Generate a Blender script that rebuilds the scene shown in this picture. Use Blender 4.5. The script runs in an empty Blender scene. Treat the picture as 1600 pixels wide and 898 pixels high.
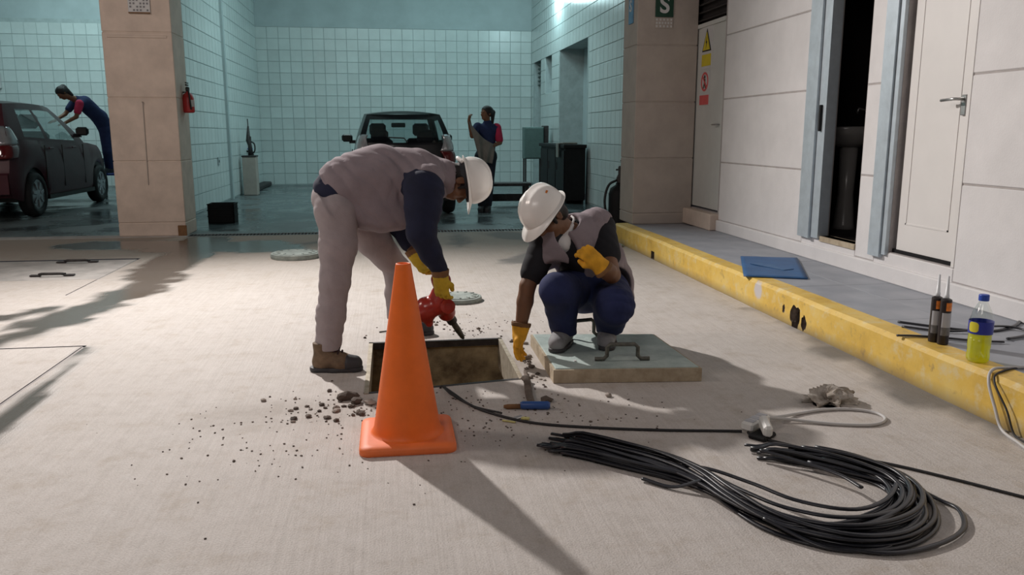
import bpy, bmesh, math, random
import numpy as np
from mathutils import Vector, Matrix

C = bpy.context.scene.collection
SC = bpy.context.scene
random.seed(4)
RNG = np.random.default_rng(7)

# ------------------------------------------------------------------ camera
cam_d = bpy.data.cameras.new('camera')
cam = bpy.data.objects.new('camera', cam_d)
C.objects.link(cam)
cam_d.sensor_width = 36.0
cam_d.lens = 36.0 * 1280.0 / 1600.0
cam_d.clip_start = 0.05
cam_d.clip_end = 200
cam.location = (0, 0, 1.2)
cam.rotation_euler = (math.radians(90 - 10.706), 0, math.radians(-8.298))
SC.camera = cam

# ------------------------------------------------------------------ world, lamps, exposure
SC.view_settings.view_transform = 'Standard'
SC.view_settings.look = 'None'
SC.view_settings.gamma = 1.0
SC.view_settings.use_curve_mapping = False
SC.view_settings.exposure = 0.0
wd = bpy.data.worlds.new('night')
SC.world = wd
wd.use_nodes = True
wd.node_tree.nodes['Background'].inputs[0].default_value = (0.55, 0.6, 0.75, 1)
wd.node_tree.nodes['Background'].inputs[1].default_value = 0.03


def lamp(name, kind, loc, energy, color, target=None, **kw):
    d = bpy.data.lights.new(name, kind)
    d.energy = energy
    d.color = color
    for k, v in kw.items():
        setattr(d, k, v)
    o = bpy.data.objects.new(name, d)
    C.objects.link(o)
    o.location = loc
    if target is not None:
        o.rotation_euler = (Vector(target) - Vector(loc)).to_track_quat('-Z', 'Y').to_euler()
    return o


# work flood lamp hung ahead and to the left, shining back over the pit
lamp('work_floodlight', 'SPOT', (-2.3, 9.0, 4.4), 2150, (1.0, 0.94, 0.90), (0.1, 2.1, 0.0), spot_size=math.radians(112), spot_blend=1.0, shadow_soft_size=0.1)
# unseen overhead fill lamps, added to light the front faces and left pillar
lamp('fill_lamp_near', 'AREA', (-2.2, -1.5, 4.8), 70, (1.0, 0.91, 0.87), (-0.5, 4.5, 0.0), shape='RECTANGLE', size=2.4, size_y=1.6)
lamp('fill_lamp_side', 'AREA', (-5.5, 4.5, 4.8), 120, (1.0, 0.86, 0.78), (-3.0, 7.0, 0.0), shape='RECTANGLE', size=1.5, size_y=1.0)
# cold tubes in the wash bays
lamp('bay_tube_lamp', 'AREA', (0.3, 14.5, 4.85), 115, (0.70, 0.95, 0.97), (0.0, 16.0, 0.0), shape='RECTANGLE', size=3.0, size_y=0.6)
lamp('bay_wall_lamp', 'POINT', (3.02, 16.4, 3.85), 60, (0.66, 0.96, 1.0), shadow_soft_size=0.12)
lamp('bay_left_tube_lamp', 'AREA', (-5.6, 16.5, 4.85), 110, (0.70, 0.95, 0.97), (-5.8, 18.5, 1.5), shape='RECTANGLE', size=3.0, size_y=0.6)


# ------------------------------------------------------------------ materials
def N(nt, kind, **ins):
    n = nt.nodes.new(kind)
    for k, v in ins.items():
        if hasattr(n, k) and k not in n.inputs:
            setattr(n, k, v)
        else:
            n.inputs[k].default_value = v
    return n


def ramp(nt, fac, stops):
    r = nt.nodes.new('ShaderNodeValToRGB')
    while len(r.color_ramp.elements) < len(stops):
        r.color_ramp.elements.new(0.5)
    for e, (p, c) in zip(r.color_ramp.elements, stops):
        e.position = p
        e.color = (c[0], c[1], c[2], 1) if hasattr(c, '__len__') else (c, c, c, 1)
    nt.links.new(fac, r.inputs[0])
    return r.outputs[0]


def mixc(nt, fac, a, b, mode='MIX'):
    m = nt.nodes.new('ShaderNodeMix')
    m.data_type = 'RGBA'
    m.blend_type = mode
    for sock, v in ((m.inputs[0], fac), (m.inputs[6], a), (m.inputs[7], b)):
        if isinstance(v, bpy.types.NodeSocket):
            nt.links.new(v, sock)
        elif hasattr(v, '__len__'):
            sock.default_value = (v[0], v[1], v[2], 1)
        else:
            sock.default_value = v
    return m.outputs[2]


def mat(name, col, rough=0.6, metal=0.0, var=0.12, scale=8.0, bump=0.0, bscale=None, spec=0.5, col2=None, obj_random=0.0, coat=0.0):
    m = bpy.data.materials.new(name)
    m.use_nodes = True
    nt = m.node_tree
    b = nt.nodes['Principled BSDF']
    b.inputs['Roughness'].default_value = rough
    b.inputs['Metallic'].default_value = metal
    b.inputs['Specular IOR Level'].default_value = spec
    b.inputs['Coat Weight'].default_value = coat
    tc = nt.nodes.new('ShaderNodeTexCoord')
    nz = N(nt, 'ShaderNodeTexNoise', Scale=scale, Detail=5.0, Roughness=0.6)
    nt.links.new(tc.outputs['Object'], nz.inputs['Vector'])
    if col2 is None:
        lo = [max(0, c * (1 - var)) for c in col]
        hi = [min(1, c * (1 + var)) for c in col]
    else:
        lo, hi = col, col2
    out = ramp(nt, nz.outputs[0], [(0.32, lo), (0.68, hi)])
    if obj_random:
        oi = nt.nodes.new('ShaderNodeObjectInfo')
        f = ramp(nt, oi.outputs['Random'], [(0, 1 - obj_random), (1, 1.0)])
        out = mixc(nt, 1.0, out, f, 'MULTIPLY')
    nt.links.new(out, b.inputs['Base Color'])
    if bump:
        nb = N(nt, 'ShaderNodeTexNoise', Scale=bscale or scale * 4, Detail=4.0)
        nt.links.new(tc.outputs['Object'], nb.inputs['Vector'])
        bp = N(nt, 'ShaderNodeBump', Strength=bump, Distance=0.01)
        nt.links.new(nb.outputs[0], bp.inputs['Height'])
        nt.links.new(bp.outputs[0], b.inputs['Normal'])
    return m


def glass(name, tint, rough=0.03, trans=0.75, spec=(1, 1, 1)):
    m = bpy.data.materials.new(name)
    m.use_nodes = True
    nt = m.node_tree
    nt.nodes.remove(nt.nodes['Principled BSDF'])
    t = N(nt, 'ShaderNodeBsdfTransparent', Color=(*tint, 1))
    g = N(nt, 'ShaderNodeBsdfGlossy', Color=(*spec, 1), Roughness=rough)
    lw = N(nt, 'ShaderNodeLayerWeight', Blend=0.25)
    pw = nt.nodes.new('ShaderNodeMath')
    pw.operation = 'MULTIPLY_ADD'
    pw.inputs[1].default_value = 0.35
    pw.inputs[2].default_value = 0.04
    nt.links.new(lw.outputs['Facing'], pw.inputs[0])
    mx = nt.nodes.new('ShaderNodeMixShader')
    nt.links.new(pw.outputs[0], mx.inputs[0])
    nt.links.new(t.outputs[0], mx.inputs[1])
    nt.links.new(g.outputs[0], mx.inputs[2])
    nt.links.new(mx.outputs[0], nt.nodes['Material Output'].inputs[0])
    return m


M = {}
M['tile'] = mat('glazed_tile', (0.62, 0.70, 0.69), 0.28, var=0.05, scale=3, obj_random=0.12)
M['grout'] = mat('grout', (0.40, 0.47, 0.47), 0.9)
M['bay_paint'] = mat('bay_paint', (0.42, 0.50, 0.51), 0.7, var=0.08, scale=2)
M['stucco'] = mat('stucco_panel', (0.70, 0.685, 0.685), 0.8, var=0.05, scale=4, bump=0.12, bscale=90)
M['groove'] = mat('groove', (0.40, 0.37, 0.36), 0.9)
M['pillar'] = mat('pillar_stone', (0.62, 0.51, 0.43), 0.65, var=0.10, scale=5, bump=0.08, bscale=60)
M['pillar_dark'] = mat('pillar_stone_unlit', (0.40, 0.35, 0.31), 0.75, var=0.08, scale=5, bump=0.08, bscale=60)  # darkened copy of the pillar stone; the right pillar's missing light is in the colour
M['door'] = mat('door_paint', (0.73, 0.71, 0.69), 0.5, var=0.03, scale=3)
M['door_far'] = mat('far_door_paint', (0.55, 0.56, 0.54), 0.55, var=0.05, scale=3)
M['alu'] = mat('aluminium', (0.50, 0.57, 0.62), 0.45, metal=0.35, var=0.08, scale=12)
M['steel'] = mat('steel', (0.45, 0.45, 0.44), 0.35, metal=0.9, var=0.1, scale=15)
M['iron'] = mat('dark_iron', (0.055, 0.05, 0.05), 0.6, metal=0.4, var=0.3, scale=30)
M['rebar'] = mat('rebar', (0.14, 0.14, 0.12), 0.6, metal=0.5, var=0.3, scale=40, bump=0.3, bscale=120)
M['black'] = mat('black_plastic', (0.010, 0.010, 0.011), 0.6, var=0.2, spec=0.2)
M['rubber'] = mat('black_rubber', (0.018, 0.018, 0.02), 0.6, var=0.2, scale=20)
M['white_plastic'] = mat('white_plastic', (0.78, 0.78, 0.75), 0.35, var=0.04)
M['orange'] = mat('cone_orange', (0.93, 0.17, 0.015), 0.5, var=0.07, scale=9, bump=0.03, bscale=80)
M['orange_base'] = mat('cone_base_orange', (0.92, 0.20, 0.05), 0.55, var=0.08, scale=9)
M['lid'] = mat('lid_concrete', (0.30, 0.38, 0.36), 0.8, scale=7, col2=(0.50, 0.58, 0.55), bump=0.25, bscale=70)
M['lid_edge'] = mat('lid_edge', (0.34, 0.27, 0.18), 0.85, scale=14, col2=(0.52, 0.44, 0.32), bump=0.25, bscale=60)
M['chip'] = mat('concrete_chip', (0.13, 0.10, 0.08), 0.9, var=0.4, scale=20, obj_random=0.5)
M['chip_pale'] = mat('pale_concrete_chip', (0.36, 0.31, 0.27), 0.9, var=0.3, scale=20, obj_random=0.4)
M['blue_mat'] = mat('blue_vinyl', (0.03, 0.11, 0.27), 0.55, var=0.15, scale=6, bump=0.1)
M['blue_print'] = mat('worn_blue_print', (0.07, 0.16, 0.31), 0.6, scale=14, col2=(0.03, 0.11, 0.27))
M['blue_grip'] = mat('blue_grip', (0.03, 0.09, 0.30), 0.45, var=0.15)
M['red'] = mat('red_enamel', (0.42, 0.035, 0.025), 0.3, var=0.2, scale=9, coat=0.3)
M['ext_red'] = mat('extinguisher_red', (0.45, 0.03, 0.03), 0.35, var=0.1)
M['skin'] = mat('skin', (0.20, 0.095, 0.048), 0.55, var=0.10, scale=14)
M['hair'] = mat('black_hair', (0.010, 0.008, 0.008), 0.5, var=0.3, scale=60, bump=0.5, bscale=200)
M['helmet'] = mat('helmet_white', (0.93, 0.91, 0.87), 0.3, var=0.03, scale=6, coat=0.2)
M['harness'] = mat('helmet_harness', (0.02, 0.02, 0.025), 0.6)
M['vest'] = mat('grey_vest', (0.27, 0.225, 0.245), 0.9, var=0.10, scale=9, bump=0.15, bscale=160)
M['trouser'] = mat('grey_trouser', (0.35, 0.305, 0.315), 0.9, var=0.10, scale=9, bump=0.15, bscale=160)
M['navy'] = mat('navy_cotton', (0.010, 0.014, 0.040), 0.9, var=0.2, scale=9, bump=0.1, bscale=160)
M['denim'] = mat('navy_trouser', (0.014, 0.022, 0.085), 0.9, var=0.2, scale=9, bump=0.12, bscale=160)
M['tee'] = mat('black_tee', (0.012, 0.012, 0.016), 0.9, var=0.2, scale=9)
M['glove_y'] = mat('yellow_glove', (0.62, 0.42, 0.03), 0.8, var=0.2, scale=16, bump=0.15, bscale=120)
M['glove_o'] = mat('amber_glove', (0.75, 0.37, 0.02), 0.8, var=0.2, scale=16, bump=0.15, bscale=120)
M['cuff'] = mat('leather_cuff', (0.20, 0.10, 0.04), 0.8, var=0.2, scale=16)
M['boot'] = mat('brown_boot', (0.17, 0.115, 0.07), 0.8, var=0.3, scale=25, bump=0.2, bscale=90)
M['toe'] = mat('dark_toe_cap', (0.045, 0.045, 0.05), 0.6, var=0.2)
M['lace'] = mat('dark_laces', (0.035, 0.015, 0.02), 0.8)
M['shoe'] = mat('grey_shoe', (0.24, 0.24, 0.25), 0.8, var=0.2, scale=20)
M['mask'] = mat('white_cloth', (0.72, 0.71, 0.70), 0.9, var=0.05, scale=12)
M['pink'] = mat('pink_sleeve', (0.50, 0.03, 0.09), 0.9, var=0.15)
M['uniform'] = mat('navy_uniform', (0.016, 0.030, 0.10), 0.9, var=0.2)
M['dark_pants'] = mat('dark_pants', (0.018, 0.022, 0.035), 0.9, var=0.2)
M['towel'] = mat('grey_towel', (0.20, 0.20, 0.18), 0.95, var=0.2, scale=6, bump=0.3, bscale=80)
M['car_black'] = mat('black_car_paint', (0.006, 0.007, 0.010), 0.30, metal=0.0, var=0.1, spec=0.35, coat=0.12)
M['car_plum'] = mat('plum_car_paint', (0.085, 0.026, 0.036), 0.38, metal=0.0, var=0.1, spec=0.25, coat=0.06)
M['car_trim'] = mat('car_trim', (0.012, 0.012, 0.012), 0.5)
M['tail_red'] = mat('tail_lamp_red', (0.12, 0.008, 0.008), 0.15, coat=0.6)
M['tail_clear'] = mat('tail_lamp_clear', (0.50, 0.50, 0.52), 0.12, metal=0.5, coat=0.6)
M['seat'] = mat('car_seat', (0.02, 0.02, 0.024), 0.9)
M['rim'] = mat('wheel_cover', (0.45, 0.47, 0.50), 0.35, metal=0.6)
M['car_glass'] = glass('car_glass', (0.70, 0.78, 0.78), 0.03)
M['bottle'] = glass('bottle_plastic', (0.93, 0.96, 0.95), 0.05)
def liquid():
    m = glass('green_drink', (0.90, 0.92, 0.10), 0.05)
    nt = m.node_tree
    old = [n for n in nt.nodes if n.type == 'MIX_SHADER'][0]
    d = N(nt, 'ShaderNodeBsdfTranslucent', Color=(0.42, 0.40, 0.01, 1))
    d2 = N(nt, 'ShaderNodeBsdfDiffuse', Color=(0.44, 0.42, 0.01, 1))
    a = nt.nodes.new('ShaderNodeAddShader')
    nt.links.new(d.outputs[0], a.inputs[0])
    nt.links.new(d2.outputs[0], a.inputs[1])
    mx = N(nt, 'ShaderNodeMixShader')
    mx.inputs[0].default_value = 0.55
    nt.links.new(old.outputs[0], mx.inputs[1])
    nt.links.new(a.outputs[0], mx.inputs[2])
    nt.links.new(mx.outputs[0], nt.nodes['Material Output'].inputs[0])
    return m


M['drink'] = liquid()
M['nozzle'] = mat('nozzle_plastic', (0.72, 0.74, 0.76), 0.35, var=0.03)
M['label_blue'] = mat('label_blue', (0.02, 0.035, 0.33), 0.4, var=0.05)
M['label_yellow'] = mat('label_yellow', (0.70, 0.62, 0.04), 0.4, var=0.05)
M['label_orange'] = mat('label_orange', (0.75, 0.22, 0.03), 0.4, var=0.3, scale=40)
M['label_grey'] = mat('label_grey', (0.45, 0.46, 0.50), 0.4, var=0.08)
M['label_dark'] = mat('label_dark_grey', (0.16, 0.16, 0.17), 0.4, var=0.3, scale=60)
M['cart'] = mat('cartridge_black', (0.02, 0.014, 0.014), 0.35)
M['cap_blue'] = mat('cap_blue', (0.02, 0.07, 0.42), 0.4)
M['cable_white'] = mat('white_cable', (0.55, 0.54, 0.53), 0.5, var=0.06)
M['cable_grey'] = mat('grey_cable', (0.33, 0.30, 0.28), 0.5, var=0.1)
M['cable'] = mat('black_cable', (0.012, 0.013, 0.019), 0.36, var=0.3, scale=12, spec=0.7)
M['rag'] = mat('dirty_rag', (0.20, 0.16, 0.12), 0.95, scale=22, col2=(0.62, 0.58, 0.53), bump=0.3, bscale=90)
M['sign_green'] = mat('sign_green', (0.005, 0.045, 0.025), 0.5, var=0.05)
M['sign_white'] = mat('sign_white', (0.55, 0.55, 0.55), 0.5, var=0.05)
M['sign_yellow'] = mat('sign_yellow', (0.62, 0.50, 0.02), 0.5, var=0.05)
M['sign_red'] = mat('sign_red', (0.62, 0.10, 0.10), 0.5, var=0.05)
M['sign_black'] = mat('sign_black', (0.015, 0.015, 0.015), 0.5)
M['sign_blue'] = mat('sign_blue', (0.10, 0.25, 0.42), 0.5, var=0.1)
M['cabinet'] = mat('green_grey_metal', (0.10, 0.16, 0.15), 0.5, metal=0.2)
M['ceramic'] = mat('ceramic', (0.30, 0.29, 0.28), 0.25, var=0.03)
M['dark_room'] = mat('darkened_room_wall', (0.022, 0.018, 0.018), 0.8)  # near-black walls: the darkness of the washroom is painted into the colour
M['pit'] = mat('pit_concrete', (0.07, 0.045, 0.022), 0.9, scale=5, col2=(0.52, 0.42, 0.25), bump=0.4, bscale=30)
M['pit_steel'] = mat('pit_frame_steel', (0.30, 0.25, 0.18), 0.6, metal=0.3, scale=20, col2=(0.50, 0.45, 0.36))
M['manhole'] = mat('manhole_iron', (0.20, 0.235, 0.22), 0.7, scale=14, col2=(0.36, 0.40, 0.37), bump=0.3, bscale=80)
M['cover'] = mat('cover_concrete', (0.33, 0.315, 0.30), 0.8, scale=5, col2=(0.50, 0.475, 0.45), bump=0.15, bscale=60)
M['yellow_bits'] = mat('yellow_wrapper', (0.55, 0.50, 0.18), 0.5, var=0.2, scale=40)
M['foil'] = mat('foil', (0.65, 0.66, 0.68), 0.3, metal=0.6)


# ------------------------------------------------------------------ object helpers
def props(o, label=None, cat=None, group=None, kind=None):
    if label:
        o['label'] = label
    if cat:
        o['category'] = cat
    if group:
        o['group'] = group
    if kind:
        o['kind'] = kind
    return o


def thing(name, label, cat, loc=(0, 0, 0), rotz=0.0, group=None):
    o = bpy.data.objects.new(name, None)
    o.empty_display_size = 0.1
    C.objects.link(o)
    o.location = loc
    o.rotation_euler = (0, 0, rotz)
    return props(o, label, cat, group)


def wloc(o):
    p = Vector((0, 0, 0))
    while o is not None:
        p += Vector(o.location)
        o = o.parent
    return p


def mesh_np(name, V, F, m, parent=None, smooth=True, local=False):
    """one mesh object; V is in world coordinates unless local"""
    V = np.asarray(V, dtype=np.float32).reshape(-1, 3)
    if parent is not None and not local:
        V = V - np.array(wloc(parent), dtype=np.float32)
    me = bpy.data.meshes.new(name)
    if isinstance(F, np.ndarray):
        n, k = F.shape
        me.vertices.add(len(V))
        me.vertices.foreach_set('co', V.ravel())
        me.loops.add(n * k)
        me.loops.foreach_set('vertex_index', F.ravel().astype(np.int32))
        me.polygons.add(n)
        me.polygons.foreach_set('loop_start', np.arange(0, n * k, k, dtype=np.int32))
        me.update(calc_edges=True)
    else:
        me.from_pydata(V.tolist(), [], F)
        me.update()
    if smooth:
        me.polygons.foreach_set('use_smooth', np.ones(len(me.polygons), dtype=bool))
    if m is not None:
        me.materials.append(m)
    o = bpy.data.objects.new(name, me)
    C.objects.link(o)
    if parent is not None:
        o.parent = parent
    return o


def children(o):
    return [c for c in bpy.data.objects if c.parent == o]


class MB:
    """collects simple solids into one mesh"""

    def __init__(s):
        s.v, s.f = [], []

    def add(s, v, f):
        b = len(s.v)
        s.v += [tuple(map(float, p)) for p in v]
        s.f += [tuple(i + b for i in q) for q in f]
        return s

    def box(s, x0, x1, y0, y1, z0, z1):
        v = [(x, y, z) for z in (z0, z1) for y in (y0, y1) for x in (x0, x1)]
        return s.add(v, [(0, 2, 3, 1), (4, 5, 7, 6), (0, 1, 5, 4), (2, 6, 7, 3), (0, 4, 6, 2), (1, 3, 7, 5)])

    def cbox(s, c, size, R=None, bev=0.0):
        hx, hy, hz = [q / 2 for q in size]
        if bev <= 0:
            pts = [(x, y, z) for z in (-hz, hz) for y in (-hy, hy) for x in (-hx, hx)]
            fs = [(0, 2, 3, 1), (4, 5, 7, 6), (0, 1, 5, 4), (2, 6, 7, 3), (0, 4, 6, 2), (1, 3, 7, 5)]
        else:
            b = min(bev, hx * .9, hy * .9, hz * .9)
            pts, idx = [], {}
            for sx in (-1, 1):
                for sy in (-1, 1):
                    for sz in (-1, 1):
                        for a in range(3):
                            p = [sx * (hx - b), sy * (hy - b), sz * (hz - b)]
                            p[a] += (sx, sy, sz)[a] * b
                            idx[(sx, sy, sz, a)] = len(pts)
                            pts.append(tuple(p))
            fs = []
            for a in range(3):
                o1, o2 = [q for q in range(3) if q != a]
                for sg in (-1, 1):
                    q = []
                    for u, w in ((-1, -1), (1, -1), (1, 1), (-1, 1)):
                        k = [0, 0, 0]
                        k[a], k[o1], k[o2] = sg, u, w
                        q.append(idx[(*k, a)])
                    fs.append(tuple(q if (sg > 0) == (a != 1) else q[::-1]))
            for a in range(3):
                o1, o2 = [q for q in range(3) if q != a]
                for u in (-1, 1):
                    for w in (-1, 1):
                        k0, k1 = [0, 0, 0], [0, 0, 0]
                        k0[a], k1[a] = -1, 1
                        k0[o1] = k1[o1] = u
                        k0[o2] = k1[o2] = w
                        fs.append((idx[(*k0, o1)], idx[(*k1, o1)], idx[(*k1, o2)], idx[(*k0, o2)]))
            for sx in (-1, 1):
                for sy in (-1, 1):
                    for sz in (-1, 1):
                        fs.append((idx[(sx, sy, sz, 0)], idx[(sx, sy, sz, 1)], idx[(sx, sy, sz, 2)]))
        R = Matrix.Identity(3) if R is None else R
        c = Vector(c)
        return s.add([tuple(c + R @ Vector(p)) for p in pts], fs)

    def tube(s, pts, r, n=8, cap=True, flat=None):
        pts = [Vector(p) for p in pts]
        rs = r if hasattr(r, '__len__') else [r] * len(pts)
        t0 = (pts[1] - pts[0]).normalized()
        ref = Vector((0, 0, 1)) if abs(t0.z) < 0.9 else Vector((1, 0, 0))
        u = t0.cross(ref).normalized()
        v, f = [], []
        for i, p in enumerate(pts):
            a = pts[max(i - 1, 0)]
            b = pts[min(i + 1, len(pts) - 1)]
            t = (b - a).normalized()
            u = (u - t * u.dot(t)).normalized()
            w = t.cross(u)
            for k in range(n):
                ang = 2 * math.pi * k / n
                ku, kw = math.cos(ang), math.sin(ang)
                if flat:
                    kw *= flat
                v.append(p + (u * ku + w * kw) * rs[i])
        m = len(pts)
        for i in range(m - 1):
            for k in range(n):
                f.append((i * n + k, i * n + (k + 1) % n, (i + 1) * n + (k + 1) % n, (i + 1) * n + k))
        if cap:
            f.append(tuple(range(n))[::-1])
            f.append(tuple((m - 1) * n + k for k in range(n)))
        return s.add(v, f)

    def lathe(s, prof, c=(0, 0, 0), n=32, R=None, sx=1.0, sy=1.0, capb=True, capt=True):
        R = Matrix.Identity(3) if R is None else R
        c = Vector(c)
        v, f = [], []
        for r, z in prof:
            for k in range(n):
                a = 2 * math.pi * k / n
                v.append(c + R @ Vector((r * math.cos(a) * sx, r * math.sin(a) * sy, z)))
        m = len(prof)
        for i in range(m - 1):
            for k in range(n):
                f.append((i * n + k, i * n + (k + 1) % n, (i + 1) * n + (k + 1) % n, (i + 1) * n + k))
        if capb:
            f.append(tuple(range(n))[::-1])
        if capt:
            f.append(tuple((m - 1) * n + k for k in range(n)))
        return s.add(v, f)

    def prism(s, poly, z0, z1, R=None, c=(0, 0, 0)):
        R = Matrix.Identity(3) if R is None else R
        c = Vector(c)
        n = len(poly)
        v = [c + R @ Vector((x, y, z)) for z in (z0, z1) for x, y in poly]
        f = [tuple(range(n))[::-1], tuple(range(n, 2 * n))]
        f += [(i, (i + 1) % n, n + (i + 1) % n, n + i) for i in range(n)]
        return s.add(v, f)

    def build(s, name, m, parent=None, smooth=False, local=False, kind=None, label=None):
        o = mesh_np(name, s.v, s.f, m, parent, smooth, local)
        if smooth == 'auto':
            pass
        if kind:
            o['kind'] = kind
        if label:
            o['label'] = label
        return o


def autosmooth(o, deg=40):
    me = o.data
    bm = bmesh.new()
    bm.from_mesh(me)
    lim = math.radians(deg)
    for f in bm.faces:
        f.smooth = True
    for e in bm.edges:
        if len(e.link_faces) == 2 and e.calc_face_angle(0) > lim:
            e.smooth = False
    bm.to_mesh(me)
    bm.free()
    return o


def single(name, mb, m, label, cat, loc, group=None, smooth=False, auto=None):
    """a thing that is one mesh; its origin stands at loc"""
    V = np.array(mb.v) - np.array(loc)
    o = mesh_np(name, V, mb.f, m, None, smooth)
    o.location = loc
    if auto:
        autosmooth(o, auto)
    return props(o, label, cat, group)


def spline(pts, n):
    """Catmull-Rom through pts"""
    P = np.array(pts, float)
    P = np.vstack([2 * P[0] - P[1], P, 2 * P[-1] - P[-2]])
    m = len(P) - 3
    out = []
    for t in np.linspace(0, m - 1e-6, n):
        i = int(t)
        u = t - i
        a, b, c, d = P[i], P[i + 1], P[i + 2], P[i + 3]
        out.append(0.5 * (2 * b + (c - a) * u + (2 * a - 5 * b + 4 * c - d) * u * u + (3 * b - a - 3 * c + d) * u ** 3))
    return np.array(out)


def hash3(i, j, k, seed=0):
    n = (i * 374761393 + j * 668265263 + k * 2147483647 + seed * 974634777) & 0xffffffff
    n = ((n ^ (n >> 13)) * 1274126177) & 0xffffffff
    return ((n ^ (n >> 16)) & 0xffff) / 65535.0


def vnoise(P, scale=1.0, seed=0):
    """value noise in 0..1 at points (n,3)"""
    Q = np.asarray(P, float) * scale
    I = np.floor(Q).astype(np.int64)
    f = Q - I
    f = f * f * (3 - 2 * f)
    r = 0
    for dx in (0, 1):
        for dy in (0, 1):
            for dz in (0, 1):
                w = (f[..., 0] if dx else 1 - f[..., 0]) * (f[..., 1] if dy else 1 - f[..., 1]) * (f[..., 2] if dz else 1 - f[..., 2])
                r = r + w * hash3(I[..., 0] + dx, I[..., 1] + dy, I[..., 2] + dz, seed)
    return r


def fbm(P, scale=1.0, seed=0, oct=4):
    r, a, t = 0, 1.0, 0
    for o in range(oct):
        r = r + a * vnoise(P, scale * 2 ** o, seed + o)
        t += a
        a *= 0.5
    return r / t


# ------------------------------------------------------------------ implicit solids (for bodies, clothes, gloves)
class Solid:
    def __init__(s, lo, hi, h):
        s.h = h
        s.lo = np.array(lo, np.float32)
        n = np.ceil((np.array(hi) - s.lo) / h).astype(int) + 1
        s.ax = [s.lo[i] + h * np.arange(n[i], dtype=np.float32) for i in range(3)]
        s.D = np.full(n, 9.0, np.float32)

    def _sl(s, lo, hi):
        r = []
        for i in range(3):
            a = int(np.floor((lo[i] - s.lo[i]) / s.h))
            b = int(np.ceil((hi[i] - s.lo[i]) / s.h)) + 1
            a = min(max(a, 0), s.D.shape[i])
            b = min(max(b, 0), s.D.shape[i])
            r.append(slice(a, b))
        return tuple(r)

    def _grid(s, sl):
        return (s.ax[0][sl[0]][:, None, None], s.ax[1][sl[1]][None, :, None], s.ax[2][sl[2]][None, None, :])

    def _put(s, sl, d, k, op):
        D = s.D[sl]
        if op == 'sub':
            d = -d
            if k > 0:
                h = np.clip(0.5 - 0.5 * (D - d) / k, 0, 1)
                s.D[sl] = D + (d - D) * h + k * h * (1 - h)
            else:
                s.D[sl] = np.maximum(D, d)
        else:
            if k > 0:
                h = np.clip(0.5 + 0.5 * (D - d) / k, 0, 1)
                s.D[sl] = D + (d - D) * h - k * h * (1 - h)
            else:
                s.D[sl] = np.minimum(D, d)

    def cone(s, a, b, ra, rb, k=0.02, op='add', flat=None):
        """tapered limb from a to b"""
        a, b = np.array(a, np.float32), np.array(b, np.float32)
        m = max(ra, rb) + k + 3 * s.h
        sl = s._sl(np.minimum(a, b) - m, np.maximum(a, b) + m)
        if any(q.stop <= q.start for q in sl):
            return s
        X, Y, Z = s._grid(sl)
        ab = b - a
        L = float(ab @ ab) + 1e-12
        t = np.clip(((X - a[0]) * ab[0] + (Y - a[1]) * ab[1] + (Z - a[2]) * ab[2]) / L, 0, 1)
        dx, dy, dz = X - a[0] - t * ab[0], Y - a[1] - t * ab[1], Z - a[2] - t * ab[2]
        d2 = dx * dx + dy * dy + dz * dz
        if flat is not None:      # squash along a direction: (unit vector, factor)
            n, f = np.array(flat[0], np.float32), flat[1]
            q = dx * n[0] + dy * n[1] + dz * n[2]
            d2 = d2 + q * q * (f * f - 1)
        d = np.sqrt(d2) - (ra + (rb - ra) * t)
        s._put(sl, d, k, op)
        return s

    def chain(s, pts, rs, k=0.02, **kw):
        for i in range(len(pts) - 1):
            s.cone(pts[i], pts[i + 1], rs[i], rs[i + 1], k, **kw)
        return s

    def ell(s, c, r, R=None, k=0.02, op='add'):
        """ellipsoid; rows of R are its axes"""
        c, r = np.array(c, np.float32), np.array(r, np.float32)
        m = r.max() + k + 3 * s.h
        sl = s._sl(c - m, c + m)
        if any(q.stop <= q.start for q in sl):
            return s
        X, Y, Z = s._grid(sl)
        X, Y, Z = X - c[0], Y - c[1], Z - c[2]
        if R is not None:
            R = np.array(R, np.float32)
            X, Y, Z = (X * R[i, 0] + Y * R[i, 1] + Z * R[i, 2] for i in range(3))
        q = np.sqrt((X / r[0]) ** 2 + (Y / r[1]) ** 2 + (Z / r[2]) ** 2)
        g = np.sqrt((X / r[0] ** 2) ** 2 + (Y / r[1] ** 2) ** 2 + (Z / r[2] ** 2) ** 2) + 1e-9
        d = q * (q - 1) / g
        d = np.where(q < 0.05, -r.min(), d)
        s._put(sl, d.astype(np.float32), k, op)
        return s

    def box(s, c, half, R=None, rad=0.01, k=0.01, op='add'):
        c, half = np.array(c, np.float32), np.array(half, np.float32)
        m = np.linalg.norm(half) + k + 3 * s.h
        sl = s._sl(c - m, c + m)
        if any(q.stop <= q.start for q in sl):
            return s
        X, Y, Z = s._grid(sl)
        X, Y, Z = X - c[0], Y - c[1], Z - c[2]
        if R is not None:
            R = np.array(R, np.float32)
            X, Y, Z = (X * R[i, 0] + Y * R[i, 1] + Z * R[i, 2] for i in range(3))
        qx, qy, qz = np.abs(X) - half[0] + rad, np.abs(Y) - half[1] + rad, np.abs(Z) - half[2] + rad
        d = np.sqrt(np.maximum(qx, 0) ** 2 + np.maximum(qy, 0) ** 2 + np.maximum(qz, 0) ** 2) + np.minimum(np.maximum(np.maximum(qx, qy), qz), 0) - rad
        s._put(sl, d, k, op)
        return s

    def cut(s, p, n):
        """keep the side the normal points to"""
        p, n = np.array(p, np.float32), np.array(n, np.float32)
        n = n / np.linalg.norm(n)
        X, Y, Z = s._grid((slice(None),) * 3)
        d = -((X - p[0]) * n[0] + (Y - p[1]) * n[1] + (Z - p[2]) * n[2])
        s.D = np.maximum(s.D, d)
        return s

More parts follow.
